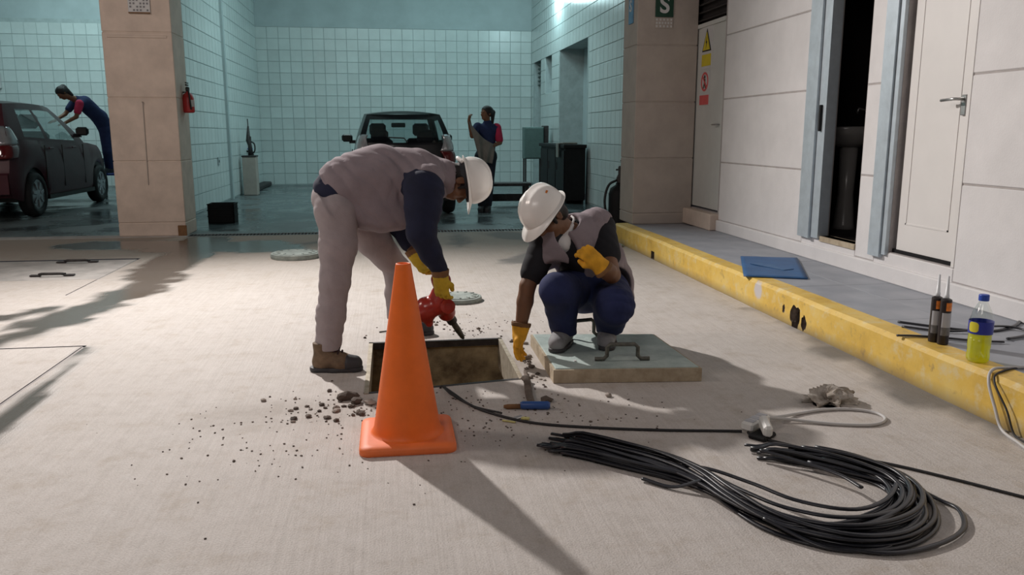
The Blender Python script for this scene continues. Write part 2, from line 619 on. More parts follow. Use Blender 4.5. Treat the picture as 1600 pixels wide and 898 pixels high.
    def folds(s, amp, d, freq, seed=0, fine=0.0, soft=0.35):
        """cloth creases running across direction d: narrow ridges that come and go"""
        near = np.abs(s.D) < amp * 3 + 2 * s.h
        idx = np.argwhere(near)
        P = np.stack([s.ax[i][idx[:, i]] for i in range(3)], 1)
        w = vnoise(P, 5.0, seed) * 4 + vnoise(P, 11.0, seed + 5) * 1.6
        d = np.array(d, float)
        d = d / np.linalg.norm(d)
        mask = np.clip(vnoise(P, 7.0, seed + 9) * 2.2 - 0.55, 0, 1)
        f = (np.sqrt(np.abs(np.sin(P @ d * freq + w)) + .02) - .75) * mask * amp
        if fine:
            f = f + (np.sqrt(np.abs(np.sin(P @ np.roll(d, 1) * freq * 1.7 + w * 1.3)) + .02) - .75) * fine * np.clip(vnoise(P, 9.0, seed + 4) * 2 - .6, 0, 1)
        s.D[near] -= f.astype(np.float32)
        return s

    def mesh(s):
        D = s.D
        S = D < 0
        n = np.array(D.shape)
        c = np.zeros(n - 1, np.int8)
        offs = [(i, j, k) for i in (0, 1) for j in (0, 1) for k in (0, 1)]
        for o in offs:
            c += S[o[0]:n[0] - 1 + o[0], o[1]:n[1] - 1 + o[1], o[2]:n[2] - 1 + o[2]]
        act = (c > 0) & (c < 8)
        cells = np.argwhere(act)
        idx = np.full(act.shape, -1, np.int32)
        idx[act] = np.arange(len(cells), dtype=np.int32)
        acc = np.zeros((len(cells), 3))
        cnt = np.zeros(len(cells))
        for a in offs:
            for ax in range(3):
                if a[ax]:
                    continue
                b = list(a)
                b[ax] = 1
                da = D[cells[:, 0] + a[0], cells[:, 1] + a[1], cells[:, 2] + a[2]]
                db = D[cells[:, 0] + b[0], cells[:, 1] + b[1], cells[:, 2] + b[2]]
                m = (da < 0) != (db < 0)
                t = da[m] / (da[m] - db[m])
                p = np.tile(np.array(a, float), (m.sum(), 1))
                p[:, ax] += t
                acc[m] += p
                cnt[m] += 1
        V = s.lo + (cells + acc / np.maximum(cnt, 1)[:, None]) * s.h
        Q = []
        for ax in range(3):
            o1, o2 = (ax + 1) % 3, (ax + 2) % 3
            sl0 = [slice(1, -1)] * 3
            sl1 = [slice(1, -1)] * 3
            sl0[ax] = slice(0, -1)
            sl1[ax] = slice(1, None)
            A, B = S[tuple(sl0)], S[tuple(sl1)]
            cr = np.argwhere(A != B)
            if not len(cr):
                continue
            base = cr.copy()
            base[:, o1] += 1
            base[:, o2] += 1
            ins = A[tuple(cr.T)]
            q = []
            for d1, d2 in ((-1, -1), (0, -1), (0, 0), (-1, 0)):
                cc = base.copy()
                cc[:, o1] += d1
                cc[:, o2] += d2
                q.append(idx[tuple(cc.T)])
            q = np.stack(q, 1)
            q[~ins] = q[~ins][:, ::-1]
            Q.append(q)
        Q = np.vstack(Q)
        Q = Q[(Q >= 0).all(1)]
        return V, Q

    def build(s, name, m, parent=None, label=None, relax=1):
        V, Q = s.mesh()
        for _ in range(relax):
            acc = np.zeros_like(V)
            cnt = np.zeros(len(V))
            for i in range(4):
                for j in (1, 3):
                    np.add.at(acc, Q[:, i], V[Q[:, (i + j) % 4]])
                    np.add.at(cnt, Q[:, i], 1)
            V = V * 0.5 + 0.5 * acc / np.maximum(cnt, 1)[:, None]
        o = mesh_np(name, V, Q, m, parent, True)
        if label:
            o['label'] = label
        return o


def frame(u, f):
    """right, forward, up from an approximate forward f and exact up u"""
    u = np.array(u, float)
    u /= np.linalg.norm(u)
    f = np.array(f, float)
    f -= u * (f @ u)
    f /= np.linalg.norm(f)
    r = np.cross(f, u)
    return r, f, u


def add_head(S, C0, u, f, sc=1.0):
    """skull, jaw, nose, brow, lips, ears round the skull centre C0"""
    r, f, u = frame(u, f)
    R = np.array([r, f, u])
    P = lambda x, y, z: np.array(C0) + (r * x + f * y + u * z) * sc
    E = lambda p, rad, k=0.012, op='add': S.ell(P(*p), [q * sc for q in rad], R, k * sc, op)
    E((0, -0.005, 0.03), (0.074, 0.094, 0.088))
    E((0, 0.030, -0.045), (0.056, 0.062, 0.068), 0.03)
    E((0, 0.060, -0.088), (0.026, 0.024, 0.022), 0.025)
    for s_ in (-1, 1):
        E((s_ * 0.033, 0.092, 0.000), (0.019, 0.016, 0.013), 0.010, 'sub')
        E((s_ * 0.033, 0.083, 0.000), (0.014, 0.010, 0.010), 0.003)
        E((s_ * 0.030, 0.090, 0.020), (0.024, 0.010, 0.008), 0.010)
        E((s_ * 0.044, 0.062, -0.030), (0.022, 0.022, 0.020), 0.02)
        E((s_ * 0.078, -0.008, -0.008), (0.010, 0.022, 0.034), 0.006)
        E((s_ * 0.086, -0.004, -0.004), (0.006, 0.012, 0.020), 0.004, 'sub')
        E((s_ * 0.013, 0.098, -0.034), (0.011, 0.011, 0.009), 0.008)
    S.cone(P(0, 0.088, 0.012), P(0, 0.108, -0.030), 0.009 * sc, 0.014 * sc, 0.010 * sc)
    E((0, 0.089, -0.058), (0.024, 0.012, 0.007), 0.006)
    E((0, 0.086, -0.072), (0.020, 0.012, 0.008), 0.006)
    return R, P


def add_hand(S, W, d, n, side, curl=(0.5, 0.5, 0.5, 0.5), thumb=0.5, sc=1.0, fat=1.0, spread=0.12):
    """palm, four bent fingers and a thumb; d towards the fingertips, n out of the palm, side the thumb's side"""
    d = np.array(d, float)
    d /= np.linalg.norm(d)
    n = np.array(n, float)
    n -= d * (n @ d)
    n /= np.linalg.norm(n)
    l = np.cross(d, n) * side
    W = np.array(W, float)
    P = lambda a, b, c: W + (d * a + l * b + n * c) * sc
    k = 0.010 * sc
    S.cone(P(-0.02, 0, 0), P(0.03, 0.0, 0), 0.028 * sc * fat, 0.030 * sc * fat, k, flat=(n, 1.25))
    S.cone(P(0.03, 0.014, 0), P(0.082, 0.022, 0), 0.026 * sc * fat, 0.020 * sc * fat, k, flat=(n, 1.35))
    S.cone(P(0.03, -0.014, 0), P(0.078, -0.022, 0), 0.026 * sc * fat, 0.019 * sc * fat, k, flat=(n, 1.35))
    for i, (b, L) in enumerate(((0.033, 0.073), (0.011, 0.082), (-0.011, 0.076), (-0.032, 0.060))):
        p = P(0.084 - 0.003 * (i == 3) - 0.002 * (i == 0), b, 0)
        a = 0.0
        dirl = d + l * (b / 0.033) * spread
        dirl /= np.linalg.norm(dirl)
        rr = 0.0105 * fat * sc
        for j, fr in enumerate((0.46, 0.31, 0.25)):
            a += curl[i] * (0.9, 1.1, 0.8)[j]
            q = p + (dirl * math.cos(a) + n * math.sin(a)) * L * fr * sc
            S.cone(p, q, rr, rr * 0.92, 0.004 * sc)
            p, rr = q, rr * 0.92
    p = P(0.020, 0.026, 0.006)
    t1 = d * 0.55 + l * 0.75 * (1 - 0.5 * thumb) + n * 0.75 * thumb
    t1 /= np.linalg.norm(t1)
    t2 = d * 0.85 + l * 0.25 * (1 - thumb) + n * 0.8 * thumb - l * 0.35 * thumb
    t2 /= np.linalg.norm(t2)
    q = p + t1 * 0.040 * sc
    S.cone(p, q, 0.016 * sc * fat, 0.013 * sc * fat, k)
    S.cone(q, q + t2 * 0.034 * sc, 0.013 * sc * fat, 0.0105 * sc * fat, 0.005 * sc)
    return S


# ------------------------------------------------------------------ forecourt floor
def seg_dist(P, a, b):
    a, b = np.array(a, float), np.array(b, float)
    ab = b - a
    t = np.clip(((P - a) @ ab) / (ab @ ab + 1e-9), 0, 1)
    return np.linalg.norm(P - a - t[:, None] * ab, axis=1)


PIT = (-0.155, 0.62, 3.80, 4.685)
KX = 2.47


def make_floor():
    xs = set(np.round(np.arange(-9.0, KX, 0.06), 4)) | {KX}
    ys = set(np.round(np.arange(-3.0, 1.2, 0.3), 4)) | set(np.round(np.arange(1.2, 9.98, 0.06), 4)) | {9.98}
    def ins(s, *vals):
        for v in vals:
            for q in list(s):
                if abs(q - v) < 0.022 and q not in keep:
                    s.discard(q)
            s.add(v)
            keep.add(v)
    keep = {KX, 9.98, -9.0, -3.0}
    ins(xs, PIT[0], PIT[1], -3.80, -2.45, -1.775, -1.755, -2.435, -3.815)
    keep = {KX, 9.98, -9.0, -3.0}
    ins(ys, PIT[2], PIT[3], 7.17, 8.30, 7.155, 8.315, 6.45, 4.84, 4.86)
    xs, ys = np.array(sorted(xs)), np.array(sorted(ys))
    X, Y = np.meshgrid(xs, ys, indexing='ij')
    Z = np.zeros_like(X)
    # the front edge of the pit is slightly askew
    w = np.clip(1 - np.abs(Y - PIT[2]) / 0.7, 0, 1)
    sx = np.interp(X, [-1.5, PIT[0], PIT[1], 2.0], [0, -0.075, 0.055, 0])
    Y = Y + w * sx
    nx, ny = X.shape
    idx = np.arange(nx * ny).reshape(nx, ny)
    cx, cy = (xs[:-1] + xs[1:]) / 2, (ys[:-1] + ys[1:]) / 2
    CX, CY = np.meshgrid(cx, cy, indexing='ij')
    hole = (CX > PIT[0]) & (CX < PIT[1]) & (CY > PIT[2]) & (CY < PIT[3])
    hole |= (CX > -3.815) & (CX < -2.435) & (CY > 7.155) & (CY < 8.315)
    low = ((CY > 4.84) & (CY < 4.86) & (CX < -1.755)) | ((CX > -1.775) & (CX < -1.755) & (CY < 4.86)) | ((CX > -2.45) & (CX < -2.435) & (CY < 7.17) & (CY > 6.45))
    hole |= low
    q = np.stack([idx[:-1, :-1], idx[1:, :-1], idx[1:, 1:], idx[:-1, 1:]], -1)[~hole]
    V = np.stack([X, Y, Z], -1).reshape(-1, 3)
    o = mesh_np('floor', V, q.reshape(-1, 4).astype(np.int32), None, None, True)
    P = V[:, :2]
    nz = fbm(V, 2.3, 3, 5)
    nf = fbm(V, 7.0, 11, 4)
    def line(pts, wd):
        d = np.full(len(P), 9.0)
        for i in range(len(pts) - 1):
            wa, wb = wd if hasattr(wd, '__len__') else (wd, wd)
            ww = wa + (wb - wa) * (i + .5) / (len(pts) - 1)
            d = np.minimum(d, seg_dist(P, pts[i], pts[i + 1]) - ww)
        return d
    def soft(d, edge=0.08, rough=0.35):
        return np.clip(0.5 - (d + (nz - 0.5) * rough + (nf - 0.5) * rough * .6) / edge, 0, 1)
    wet = np.zeros(len(P))
    for pts, wd in ((((-2.1, 9.9), (-2.0, 8.9), (-2.03, 7.7), (-1.98, 6.7), (-2.1, 5.9), (-2.3, 5.0)), (.30, .14)),
                    (((-3.3, 9.35), (-1.5, 9.2)), .36), (((-2.3, 9.0), (-1.3, 8.9)), .35),
                    (((-2.3, 6.0), (-3.2, 5.1)), .06)):
        wet = np.maximum(wet, soft(line(pts, wd)))
    wet = np.maximum(wet, soft(line(((-1.74, 4.80), (-1.69, 4.2), (-1.62, 3.0)), .05), .05, .10))
    damp = np.zeros(len(P))
    for pts, wd in ((((0.75, 9.8), (0.72, 8.7)), .10), (((1.3, 9.7), (1.9, 8.6), (1.2, 7.6)), .22), (((-0.3, 9.5), (-0.9, 9.2)), .12),
                    (((2.45, 4.35), (2.38, 4.0)), .07), (((2.45, 3.6), (2.36, 3.25)), .09), (((2.46, 2.6), (2.46, 5.2)), .02)):
        damp = np.maximum(damp, soft(line(pts, wd), .1, .3) * .8)
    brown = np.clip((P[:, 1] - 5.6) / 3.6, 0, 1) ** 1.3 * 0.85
    patch = soft(line(((-0.62, 3.55), (0.0, 3.5)), .12), .25, .35) * .55          # broken concrete in front of the pit
    patch = np.maximum(patch, soft(line(((0.62, 4.2), (0.72, 3.9)), .05), .1, .2) * .8)
    for nm, a in (('wet', wet), ('damp', damp), ('brown', brown), ('patch', patch)):
        at = o.data.attributes.new(nm, 'FLOAT', 'POINT')
        at.data.foreach_set('value', a.astype(np.float32))
    # lowered joints
    g = MB()
    g.box(-9, -1.755, 4.84, 4.86, -0.02, -0.004).box(-1.775, -1.755, -3, 4.86, -0.02, -0.004).box(-2.45, -2.435, 6.45, 7.17, -0.02, -0.004)
    g.box(-3.83, -2.42, 7.14, 8.33, -0.11, -0.10)
    jo = g.build('joint_bed', M['groove'], o)
    m = bpy.data.materials.new('broomed_concrete')
    m.use_nodes = True
    nt = m.node_tree
    L = nt.links.new
    b = nt.nodes['Principled BSDF']
    tc = nt.nodes.new('ShaderNodeTexCoord')
    n1 = N(nt, 'ShaderNodeTexNoise', Scale=1.3, Detail=6.0, Roughness=0.6)
    n2 = N(nt, 'ShaderNodeTexNoise', Scale=14.0, Detail=6.0, Roughness=0.7)
    n3 = N(nt, 'ShaderNodeTexNoise', Scale=160.0, Detail=2.0)
    mp = N(nt, 'ShaderNodeMapping')
    mp.inputs['Scale'].default_value = (70, 2.0, 1)
    L(tc.outputs['Object'], mp.inputs[0])
    n4 = N(nt, 'ShaderNodeTexNoise', Scale=1.0, Detail=3.0)
    L(mp.outputs[0], n4.inputs['Vector'])
    for n in (n1, n2, n3):
        L(tc.outputs['Object'], n.inputs['Vector'])
    c = ramp(nt, n1.outputs[0], [(0.3, (0.47, 0.43, 0.39)), (0.7, (0.60, 0.555, 0.52))])
    c = mixc(nt, 0.6, c, ramp(nt, n2.outputs[0], [(0.3, (0.40, 0.36, 0.32)), (0.52, (0.58, 0.54, 0.50)), (0.8, (0.64, 0.60, 0.57))]))
    n5 = N(nt, 'ShaderNodeTexNoise', Scale=5.0, Detail=8.0, Roughness=0.75)
    L(tc.outputs['Object'], n5.inputs['Vector'])
    c = mixc(nt, ramp(nt, n5.outputs[0], [(0.53, 0), (0.68, 0.7)]), c, (0.36, 0.29, 0.21))
    c = mixc(nt, ramp(nt, n5.outputs[0], [(0.30, 0.6), (0.45, 0)]), c, (0.68, 0.65, 0.63))
    c = mixc(nt, 0.22, c, ramp(nt, n4.outputs[0], [(0.3, (0.36, 0.33, 0.31)), (0.7, (0.68, 0.64, 0.61))]))
    c = mixc(nt, 0.25, c, ramp(nt, n3.outputs[0], [(0.35, (0.30, 0.27, 0.25)), (0.6, (0.62, 0.58, 0.55))]))
    def attr(nm):
        a = nt.nodes.new('ShaderNodeAttribute')
        a.attribute_name = nm
        return a.outputs['Fac']
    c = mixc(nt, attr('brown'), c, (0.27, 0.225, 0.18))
    c = mixc(nt, attr('patch'), c, mixc(nt, n2.outputs[0], (0.20, 0.16, 0.13), (0.50, 0.46, 0.42)))
    c = mixc(nt, attr('damp'), c, (0.13, 0.125, 0.12))
    wetc = mixc(nt, n1.outputs[0], (0.10, 0.085, 0.065), (0.17, 0.16, 0.15))
    c = mixc(nt, attr('wet'), c, wetc)
    L(c, b.inputs['Base Color'])
    mr = N(nt, 'ShaderNodeMapRange')
    L(attr('wet'), mr.inputs[0])
    mr.inputs[3].default_value = 0.75
    mr.inputs[4].default_value = 0.13
    L(mr.outputs[0], b.inputs['Roughness'])
    add = nt.nodes.new('ShaderNodeMath')
    add.operation = 'ADD'
    L(n4.outputs[0], add.inputs[0])
    L(n3.outputs[0], add.inputs[1])
    bp = N(nt, 'ShaderNodeBump', Strength=0.35, Distance=0.006)
    L(add.outputs[0], bp.inputs['Height'])
    inv = N(nt, 'ShaderNodeMapRange')
    L(attr('wet'), inv.inputs[0])
    inv.inputs[3].default_value = 0.35
    inv.inputs[4].default_value = 0.12
    L(inv.outputs[0], bp.inputs['Strength'])
    L(bp.outputs[0], b.inputs['Normal'])
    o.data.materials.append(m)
    return props(o, 'pale broom-finished concrete forecourt', None, None, 'structure')


make_floor()

# bay floor: dark wet concrete
def bay_floor_mat():
    m = bpy.data.materials.new('wet_bay_concrete')
    m.use_nodes = True
    nt = m.node_tree
    b = nt.nodes['Principled BSDF']
    tc = nt.nodes.new('ShaderNodeTexCoord')
    n = N(nt, 'ShaderNodeTexNoise', Scale=1.1, Detail=5.0)
    nt.links.new(tc.outputs['Object'], n.inputs['Vector'])
    nt.links.new(ramp(nt, n.outputs[0], [(0.35, (0.075, 0.095, 0.10)), (0.65, (0.15, 0.18, 0.185))]), b.inputs['Base Color'])
    nt.links.new(ramp(nt, n.outputs[0], [(0.4, 0.12), (0.6, 0.45)]), b.inputs['Roughness'])
    n2 = N(nt, 'ShaderNodeTexNoise', Scale=18.0, Detail=3.0)
    nt.links.new(tc.outputs['Object'], n2.inputs['Vector'])
    bp = N(nt, 'ShaderNodeBump', Strength=0.15, Distance=0.02)
    nt.links.new(n2.outputs[0], bp.inputs['Height'])
    nt.links.new(bp.outputs[0], b.inputs['Normal'])
    return m


M['bay_floor'] = bay_floor_mat()
MB().box(-9, 3.5, 10.23, 19.7, -0.1, 0.0).build('floor', M['bay_floor'], kind='structure', label='dark wet concrete floor of the wash bays')

MB().box(2.47, 3.36, 8.93, 9.98, -0.1, 0.0).build('floor', M['cover'], kind='structure', label='concrete between the kerb end and the drain')
# drain across the bay mouth
t = thing('drain_grate', 'long slotted steel drain grate across the mouth of the wash bay', 'drain', (0.4, 10.1, 0))
MB().box(-2.4, 3.3, 9.98, 10.23, -0.15, -0.13).box(-2.4, 3.3, 9.98, 9.985, -0.15, -0.002).box(-2.4, 3.3, 10.225, 10.23, -0.15, -0.002).build('channel', M['iron'], t)
MB().box(-2.4, 3.3, 9.985, 10.005, -0.02, 0.004).box(-2.4, 3.3, 10.205, 10.225, -0.02, 0.004).build('frame', M['steel'], t)
me = None
for i in range(142):
    x = -2.38 + i * 0.04
    if me is None:
        so = MB().box(-0.009, 0.009, -0.1, 0.1, -0.02, 0.003).build('slat', M['iron'], t, local=True)
        me = so.data
    else:
        so = bpy.data.objects.new('slat', me)
        C.objects.link(so)
        so.parent = t
    so.location = (x - 0.4, 0.005, 0)
MB().box(-9, -2.4, 9.98, 10.23, -0.1, 0.002).build('trim_1', M['cover'], kind='structure', label='concrete strip before the left wash bay')

# inspection pit
def pit_wall(name, quad, m, par):
    return mesh_np(name, quad, [(0, 1, 2, 3)], m, par, False)


x0, x1, y0, y1 = PIT
yl, yr = y0 - 0.075, y0 + 0.055
po = MB().box(x0 - .02, x1 + .02, y0 - .1, y1 + .02, -0.74, -0.70).build('inspection_pit', M['pit'], kind='structure', label='open rectangular pit with stained concrete walls behind the cone')
w_ = MB()
w_.box(x0 - .06, x1 + .06, y1, y1 + .06, -0.72, -0.004)
w_.add([(x0 - .06, yl - .02, -.72), (x0, yl - .02, -.72), (x0, y1, -.72), (x0 - .06, y1, -.72), (x0 - .06, yl - .02, -.004), (x0, yl - .02, -.004), (x0, y1, -.004), (x0 - .06, y1, -.004)], [(0, 3, 2, 1), (4, 5, 6, 7), (0, 1, 5, 4), (1, 2, 6, 5), (2, 3, 7, 6), (3, 0, 4, 7)])
w_.add([(x1, yr - .02, -.72), (x1 + .06, yr - .02, -.72), (x1 + .06, y1, -.72), (x1, y1, -.72), (x1, yr - .02, -.004), (x1 + .06, yr - .02, -.004), (x1 + .06, y1, -.004), (x1, y1, -.004)], [(0, 3, 2, 1), (4, 5, 6, 7), (0, 1, 5, 4), (1, 2, 6, 5), (2, 3, 7, 6), (3, 0, 4, 7)])
w_.add([(x0 - .06, yl, -.72), (x1 + .06, yr, -.72), (x1 + .06, yr - .06, -.72), (x0 - .06, yl - .06, -.72), (x0 - .06, yl, -.004), (x1 + .06, yr, -.004), (x1 + .06, yr - .06, -.004), (x0 - .06, yl - .06, -.004)], [(0, 1, 2, 3), (7, 6, 5, 4), (0, 4, 5, 1), (1, 5, 6, 2), (2, 6, 7, 3), (3, 7, 4, 0)])
w_.build('pit_wall', M['pit'], po)
def bar(name, a, b, wd, z0, z1, m, par):
    a, b = np.array(a, float), np.array(b, float)
    d = (b - a) / np.linalg.norm(b - a)
    n = np.array([-d[1], d[0]]) * wd
    q = [a, b, b + n, a + n]
    return MB().prism([tuple(p) for p in q], z0, z1).build(name, m, par)
bar('frame', (x0, y1), (x1, y1), -0.022, -0.035, 0.004, M['iron'], po)
bar('frame', (x0, yl), (x0, y1), -0.022, -0.10, 0.004, M['pit_steel'], po)
bar('frame', (x1, yr), (x1, y1), 0.022, -0.17, 0.004, M['pit_steel'], po)
bar('frame', (x0, yl), (x1, yr), 0.022, -0.06, 0.002, M['iron'], po)

# ------------------------------------------------------------------ kerb and raised walk
def make_kerb():
    bm = bmesh.new()
    bmesh.ops.create_grid(bm, x_segments=1, y_segments=1, size=0.5)
    bm.free()
    b = MB()
    L0, L1 = -2.5, 8.93
    prof = [(KX, -0.05), (KX, 0.178), (KX + 0.022, 0.2), (KX + 0.145, 0.202), (KX + 0.145, -0.05)]
    ys = np.arange(L0, L1 + .01, (L1 - L0) / 120)
    v, f = [], []
    n = len(prof)
    for y in ys:
        j = (vnoise(np.array([[0, y * 3, 0]]), 1.0, 2)[0] - .5) * 0.008
        for x, z in prof:
            v.append((x + (j if x < KX + .1 else 0), y, z + (j * .5 if z > .1 else 0)))
    for i in range(len(ys) - 1):
        for k in range(n):
            f.append((i * n + k, i * n + (k + 1) % n, (i + 1) * n + (k + 1) % n, (i + 1) * n + k))
    f.append(tuple(range(n)))
    f.append(tuple((len(ys) - 1) * n + k for k in range(n))[::-1])
    m = bpy.data.materials.new('yellow_kerb_paint')
    m.use_nodes = True
    nt = m.node_tree
    bs = nt.nodes['Principled BSDF']
    tc = nt.nodes.new('ShaderNodeTexCoord')
    n1 = N(nt, 'ShaderNodeTexNoise', Scale=3.0, Detail=6.0, Roughness=.65)
    n2 = N(nt, 'ShaderNodeTexNoise', Scale=11.0, Detail=6.0, Roughness=.7)
    for q in (n1, n2):
        nt.links.new(tc.outputs['Object'], q.inputs['Vector'])
    c = ramp(nt, n1.outputs[0], [(0.3, (0.56, 0.35, 0.06)), (0.5, (0.72, 0.48, 0.09)), (0.7, (0.76, 0.57, 0.18))])
    c = mixc(nt, ramp(nt, n2.outputs[0], [(0.53, 0), (0.66, .8)]), c, (0.68, 0.56, 0.30))
    c = mixc(nt, ramp(nt, n2.outputs[0], [(0.30, .8), (0.42, 0)]), c, (0.36, 0.25, 0.10))
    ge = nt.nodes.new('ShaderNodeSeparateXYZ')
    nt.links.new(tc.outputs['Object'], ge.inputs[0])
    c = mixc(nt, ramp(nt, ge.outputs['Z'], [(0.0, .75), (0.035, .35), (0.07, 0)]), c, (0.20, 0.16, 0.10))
    ds = nt.nodes.new('ShaderNodeVectorMath')
    ds.operation = 'DISTANCE'
    nt.links.new(tc.outputs['Object'], ds.inputs[0])
    ds.inputs[1].default_value = (KX, 5.22, .135)
    sm = nt.nodes.new('ShaderNodeMath')
    sm.operation = 'MULTIPLY_ADD'
    nt.links.new(n2.outputs[0], sm.inputs[0])
    sm.inputs[1].default_value = .08
    nt.links.new(ds.outputs['Value'], sm.inputs[2])
    c = mixc(nt, ramp(nt, sm.outputs[0], [(.085, .9), (.11, 0)]), c, (.55, .54, .58))
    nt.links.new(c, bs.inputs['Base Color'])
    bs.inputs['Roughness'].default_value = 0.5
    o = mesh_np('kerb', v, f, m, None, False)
    # broken openings in the face
    def blob(name, c, r, seed):
        bmx = bmesh.new()
        bmesh.ops.create_icosphere(bmx, subdivisions=3, radius=1.0)
        for q in bmx.verts:
            k = 1 + (vnoise(np.array([q.co[:]]) + seed, 2.2, seed)[0] - .5) * .7
            q.co = Vector((c[0] + q.co.x * r[0] * k, c[1] + q.co.y * r[1] * k, c[2] + q.co.z * r[2] * k))
        me = bpy.data.meshes.new(name)
        bmx.to_mesh(me)
        bmx.free()
        q = bpy.data.objects.new(name, me)
        C.objects.link(q)
        return q
    cutters = [blob('cutter', (KX + .01, 4.69, 0.055), (.075, .062, .075), 1), blob('cutter', (KX + .01, 4.58, 0.05), (.05, .032, .045), 4),
               blob('cutter', (KX, 4.85, 0.085), (.012, .02, .03), 6)]
    cb = MB().box(KX - .05, KX + .09, 7.50, 7.60, 0.0, 0.075).build('cutter', None)
    cutters.append(cb)
    for q in cutters:
        md = o.modifiers.new('cut', 'BOOLEAN')
        md.object = q
        md.operation = 'DIFFERENCE'
        md.solver = 'EXACT'
    dg = bpy.context.evaluated_depsgraph_get()
    me = bpy.data.meshes.new_from_object(o.evaluated_get(dg))
    o.modifiers.clear()
    o.data = me
    for q in cutters:
        bpy.data.objects.remove(q)
    # raw dark core of the broken openings
    me.materials.clear()
    me.materials.append(m)
    me.materials.append(M['chip'])
    for p in me.polygons:
        c = p.center
        inside = c.x > KX + 0.004 and c.z < 0.17 and c.x < KX + .10 and abs(p.normal.z) < .999
        if (inside and (4.4 < c.y < 5.0)) or (7.49 < c.y < 7.61 and c.x > KX + .008 and c.z < .09):
            p.material_index = 1
    return props(o, 'yellow painted kerb with a broken hole low in its face', None, None, 'structure')


make_kerb()


def walk_mat():
    m = bpy.data.materials.new('blue_grey_walk')
    m.use_nodes = True
    nt = m.node_tree
    bs = nt.nodes['Principled BSDF']
    tc = nt.nodes.new('ShaderNodeTexCoord')
    n1 = N(nt, 'ShaderNodeTexNoise', Scale=3.5, Detail=6.0)
    nt.links.new(tc.outputs['Object'], n1.inputs['Vector'])
    nt.links.new(ramp(nt, n1.outputs[0], [(0.3, (0.26, 0.28, 0.32)), (0.7, (0.37, 0.385, 0.42))]), bs.inputs['Base Color'])
    bs.inputs['Roughness'].default_value = 0.5
    return m


M['walk'] = walk_mat()
wo = MB().box(KX + .145, 3.34, -2.5, 8.95, -0.05, 0.188).build('sidewalk', M['walk'], kind='structure', label='blue-grey painted raised walk behind the kerb')
slabs = None
ny = 0
for j in range(19):
    for i in range(2):
        ya = -0.5 + j * 0.5
        xa = KX + .148 + i * 0.362
        if ya + .49 > 8.95:
            continue
        if slabs is None:
            s_ = MB().cbox((0, 0, 0), (0.3605, 0.4985, 0.014), bev=0.0015).build('paving_slab', M['walk'], wo, local=True)
            slabs = s_.data
        else:
            s_ = bpy.data.objects.new('paving_slab', slabs)
            C.objects.link(s_)
            s_.parent = wo
        s_.location = (xa + .179, ya + .25, 0.193 + random.uniform(-.0008, .0008))


# ------------------------------------------------------------------ walls
TS = 0.25


def tile_field(parent, origin, du, dv, nrm, nu, nv, skip=None, order=None, ts_u=TS):
    """tiles on a wall plane: the 300 that show largest singly, the rest in one part"""
    du, dv, nrm = Vector(du), Vector(dv), Vector(nrm)
    R = Matrix((du, dv, nrm)).transposed()
    cells = [(i, j) for j in range(nv) for i in range(nu) if not (skip and skip(i, j))]
    if order:
        cells.sort(key=order)
    me = None
    rest = MB()
    for c, (i, j) in enumerate(cells):
        p = Vector(origin) + du * (i + .5) * ts_u + dv * (j + .5) * TS
        if c < 300:
            if me is None:
                b = MB().cbox((0, 0, 0), (ts_u - .012, TS - .012, .012), bev=.003)
                o = b.build('tile', M['tile'], parent, local=True)
                me = o.data
            else:
                o = bpy.data.objects.new('tile', me)
                C.objects.link(o)
                o.parent = parent
            o.matrix_local = Matrix.Translation(p + nrm * .004) @ R.to_4x4()
        else:
            rest.cbox(p + nrm * .004, (ts_u - .012, TS - .012, .012), R)
    if rest.v:
        rest.build('tile', M['tile'], parent, kind='stuff')


def structure(name, mb, m, label=None):
    return mb.build(name, m, kind='structure', label=label)


HT = 5.0
YB = 19.62
XL = -2.93      # main bay, left wall face
XR = 3.33       # right wall face, inside the bay and outside
wb = structure('wall_back', MB().box(-9.2, 3.6, YB, YB + .2, 0, HT), M['grout'], 'white tiled back wall of both wash bays')
MB().box(-9.2, 3.6, YB - .015, YB, 3.52, HT).build('plaster_band', M['bay_paint'], wb, label='plain painted band above the tiles')
tile_field(wb, (XL, YB, 0.02), (1, 0, 0), (0, 0, 1), (0, -1, 0), 25, 14)
wl0 = structure('wall_back', MB().box(-9.2, -3.2, YB - .06, YB - .001, 0, 3.6), M['grout'], 'tiled back wall of the left wash bay')
tile_field(wl0, (-8.95, YB - .06, 0.02), (1, 0, 0), (0, 0, 1), (0, -1, 0), 23, 14, order=lambda c: -c[1])
# left wall of the main bay
wl = structure('wall_left', MB().box(-3.17, XL, 10.6, YB, 0, HT), M['grout'], 'tiled wall between the two wash bays')
tile_field(wl, (XL, 19.6, 0.02), (0, -1, 0), (0, 0, 1), (1, 0, 0), 35, 19, order=lambda c: -c[0])
structure('trim_2', MB().box(XL, XL + .055, 15.62, 15.74, 0, HT), M['bay_paint'], 'vertical pilaster strip on the left tiled wall')
structure('trim_3', MB().cbox((XL + .1, 18.4, .05), (.2, 2.3, .1), bev=.02), M['iron'], 'dark low curb along the foot of the left tiled wall')
structure('wall_far_left', MB().box(-9.3, -9.1, -3, YB, 0, HT), M['bay_paint'], 'left wall of the left wash bay')
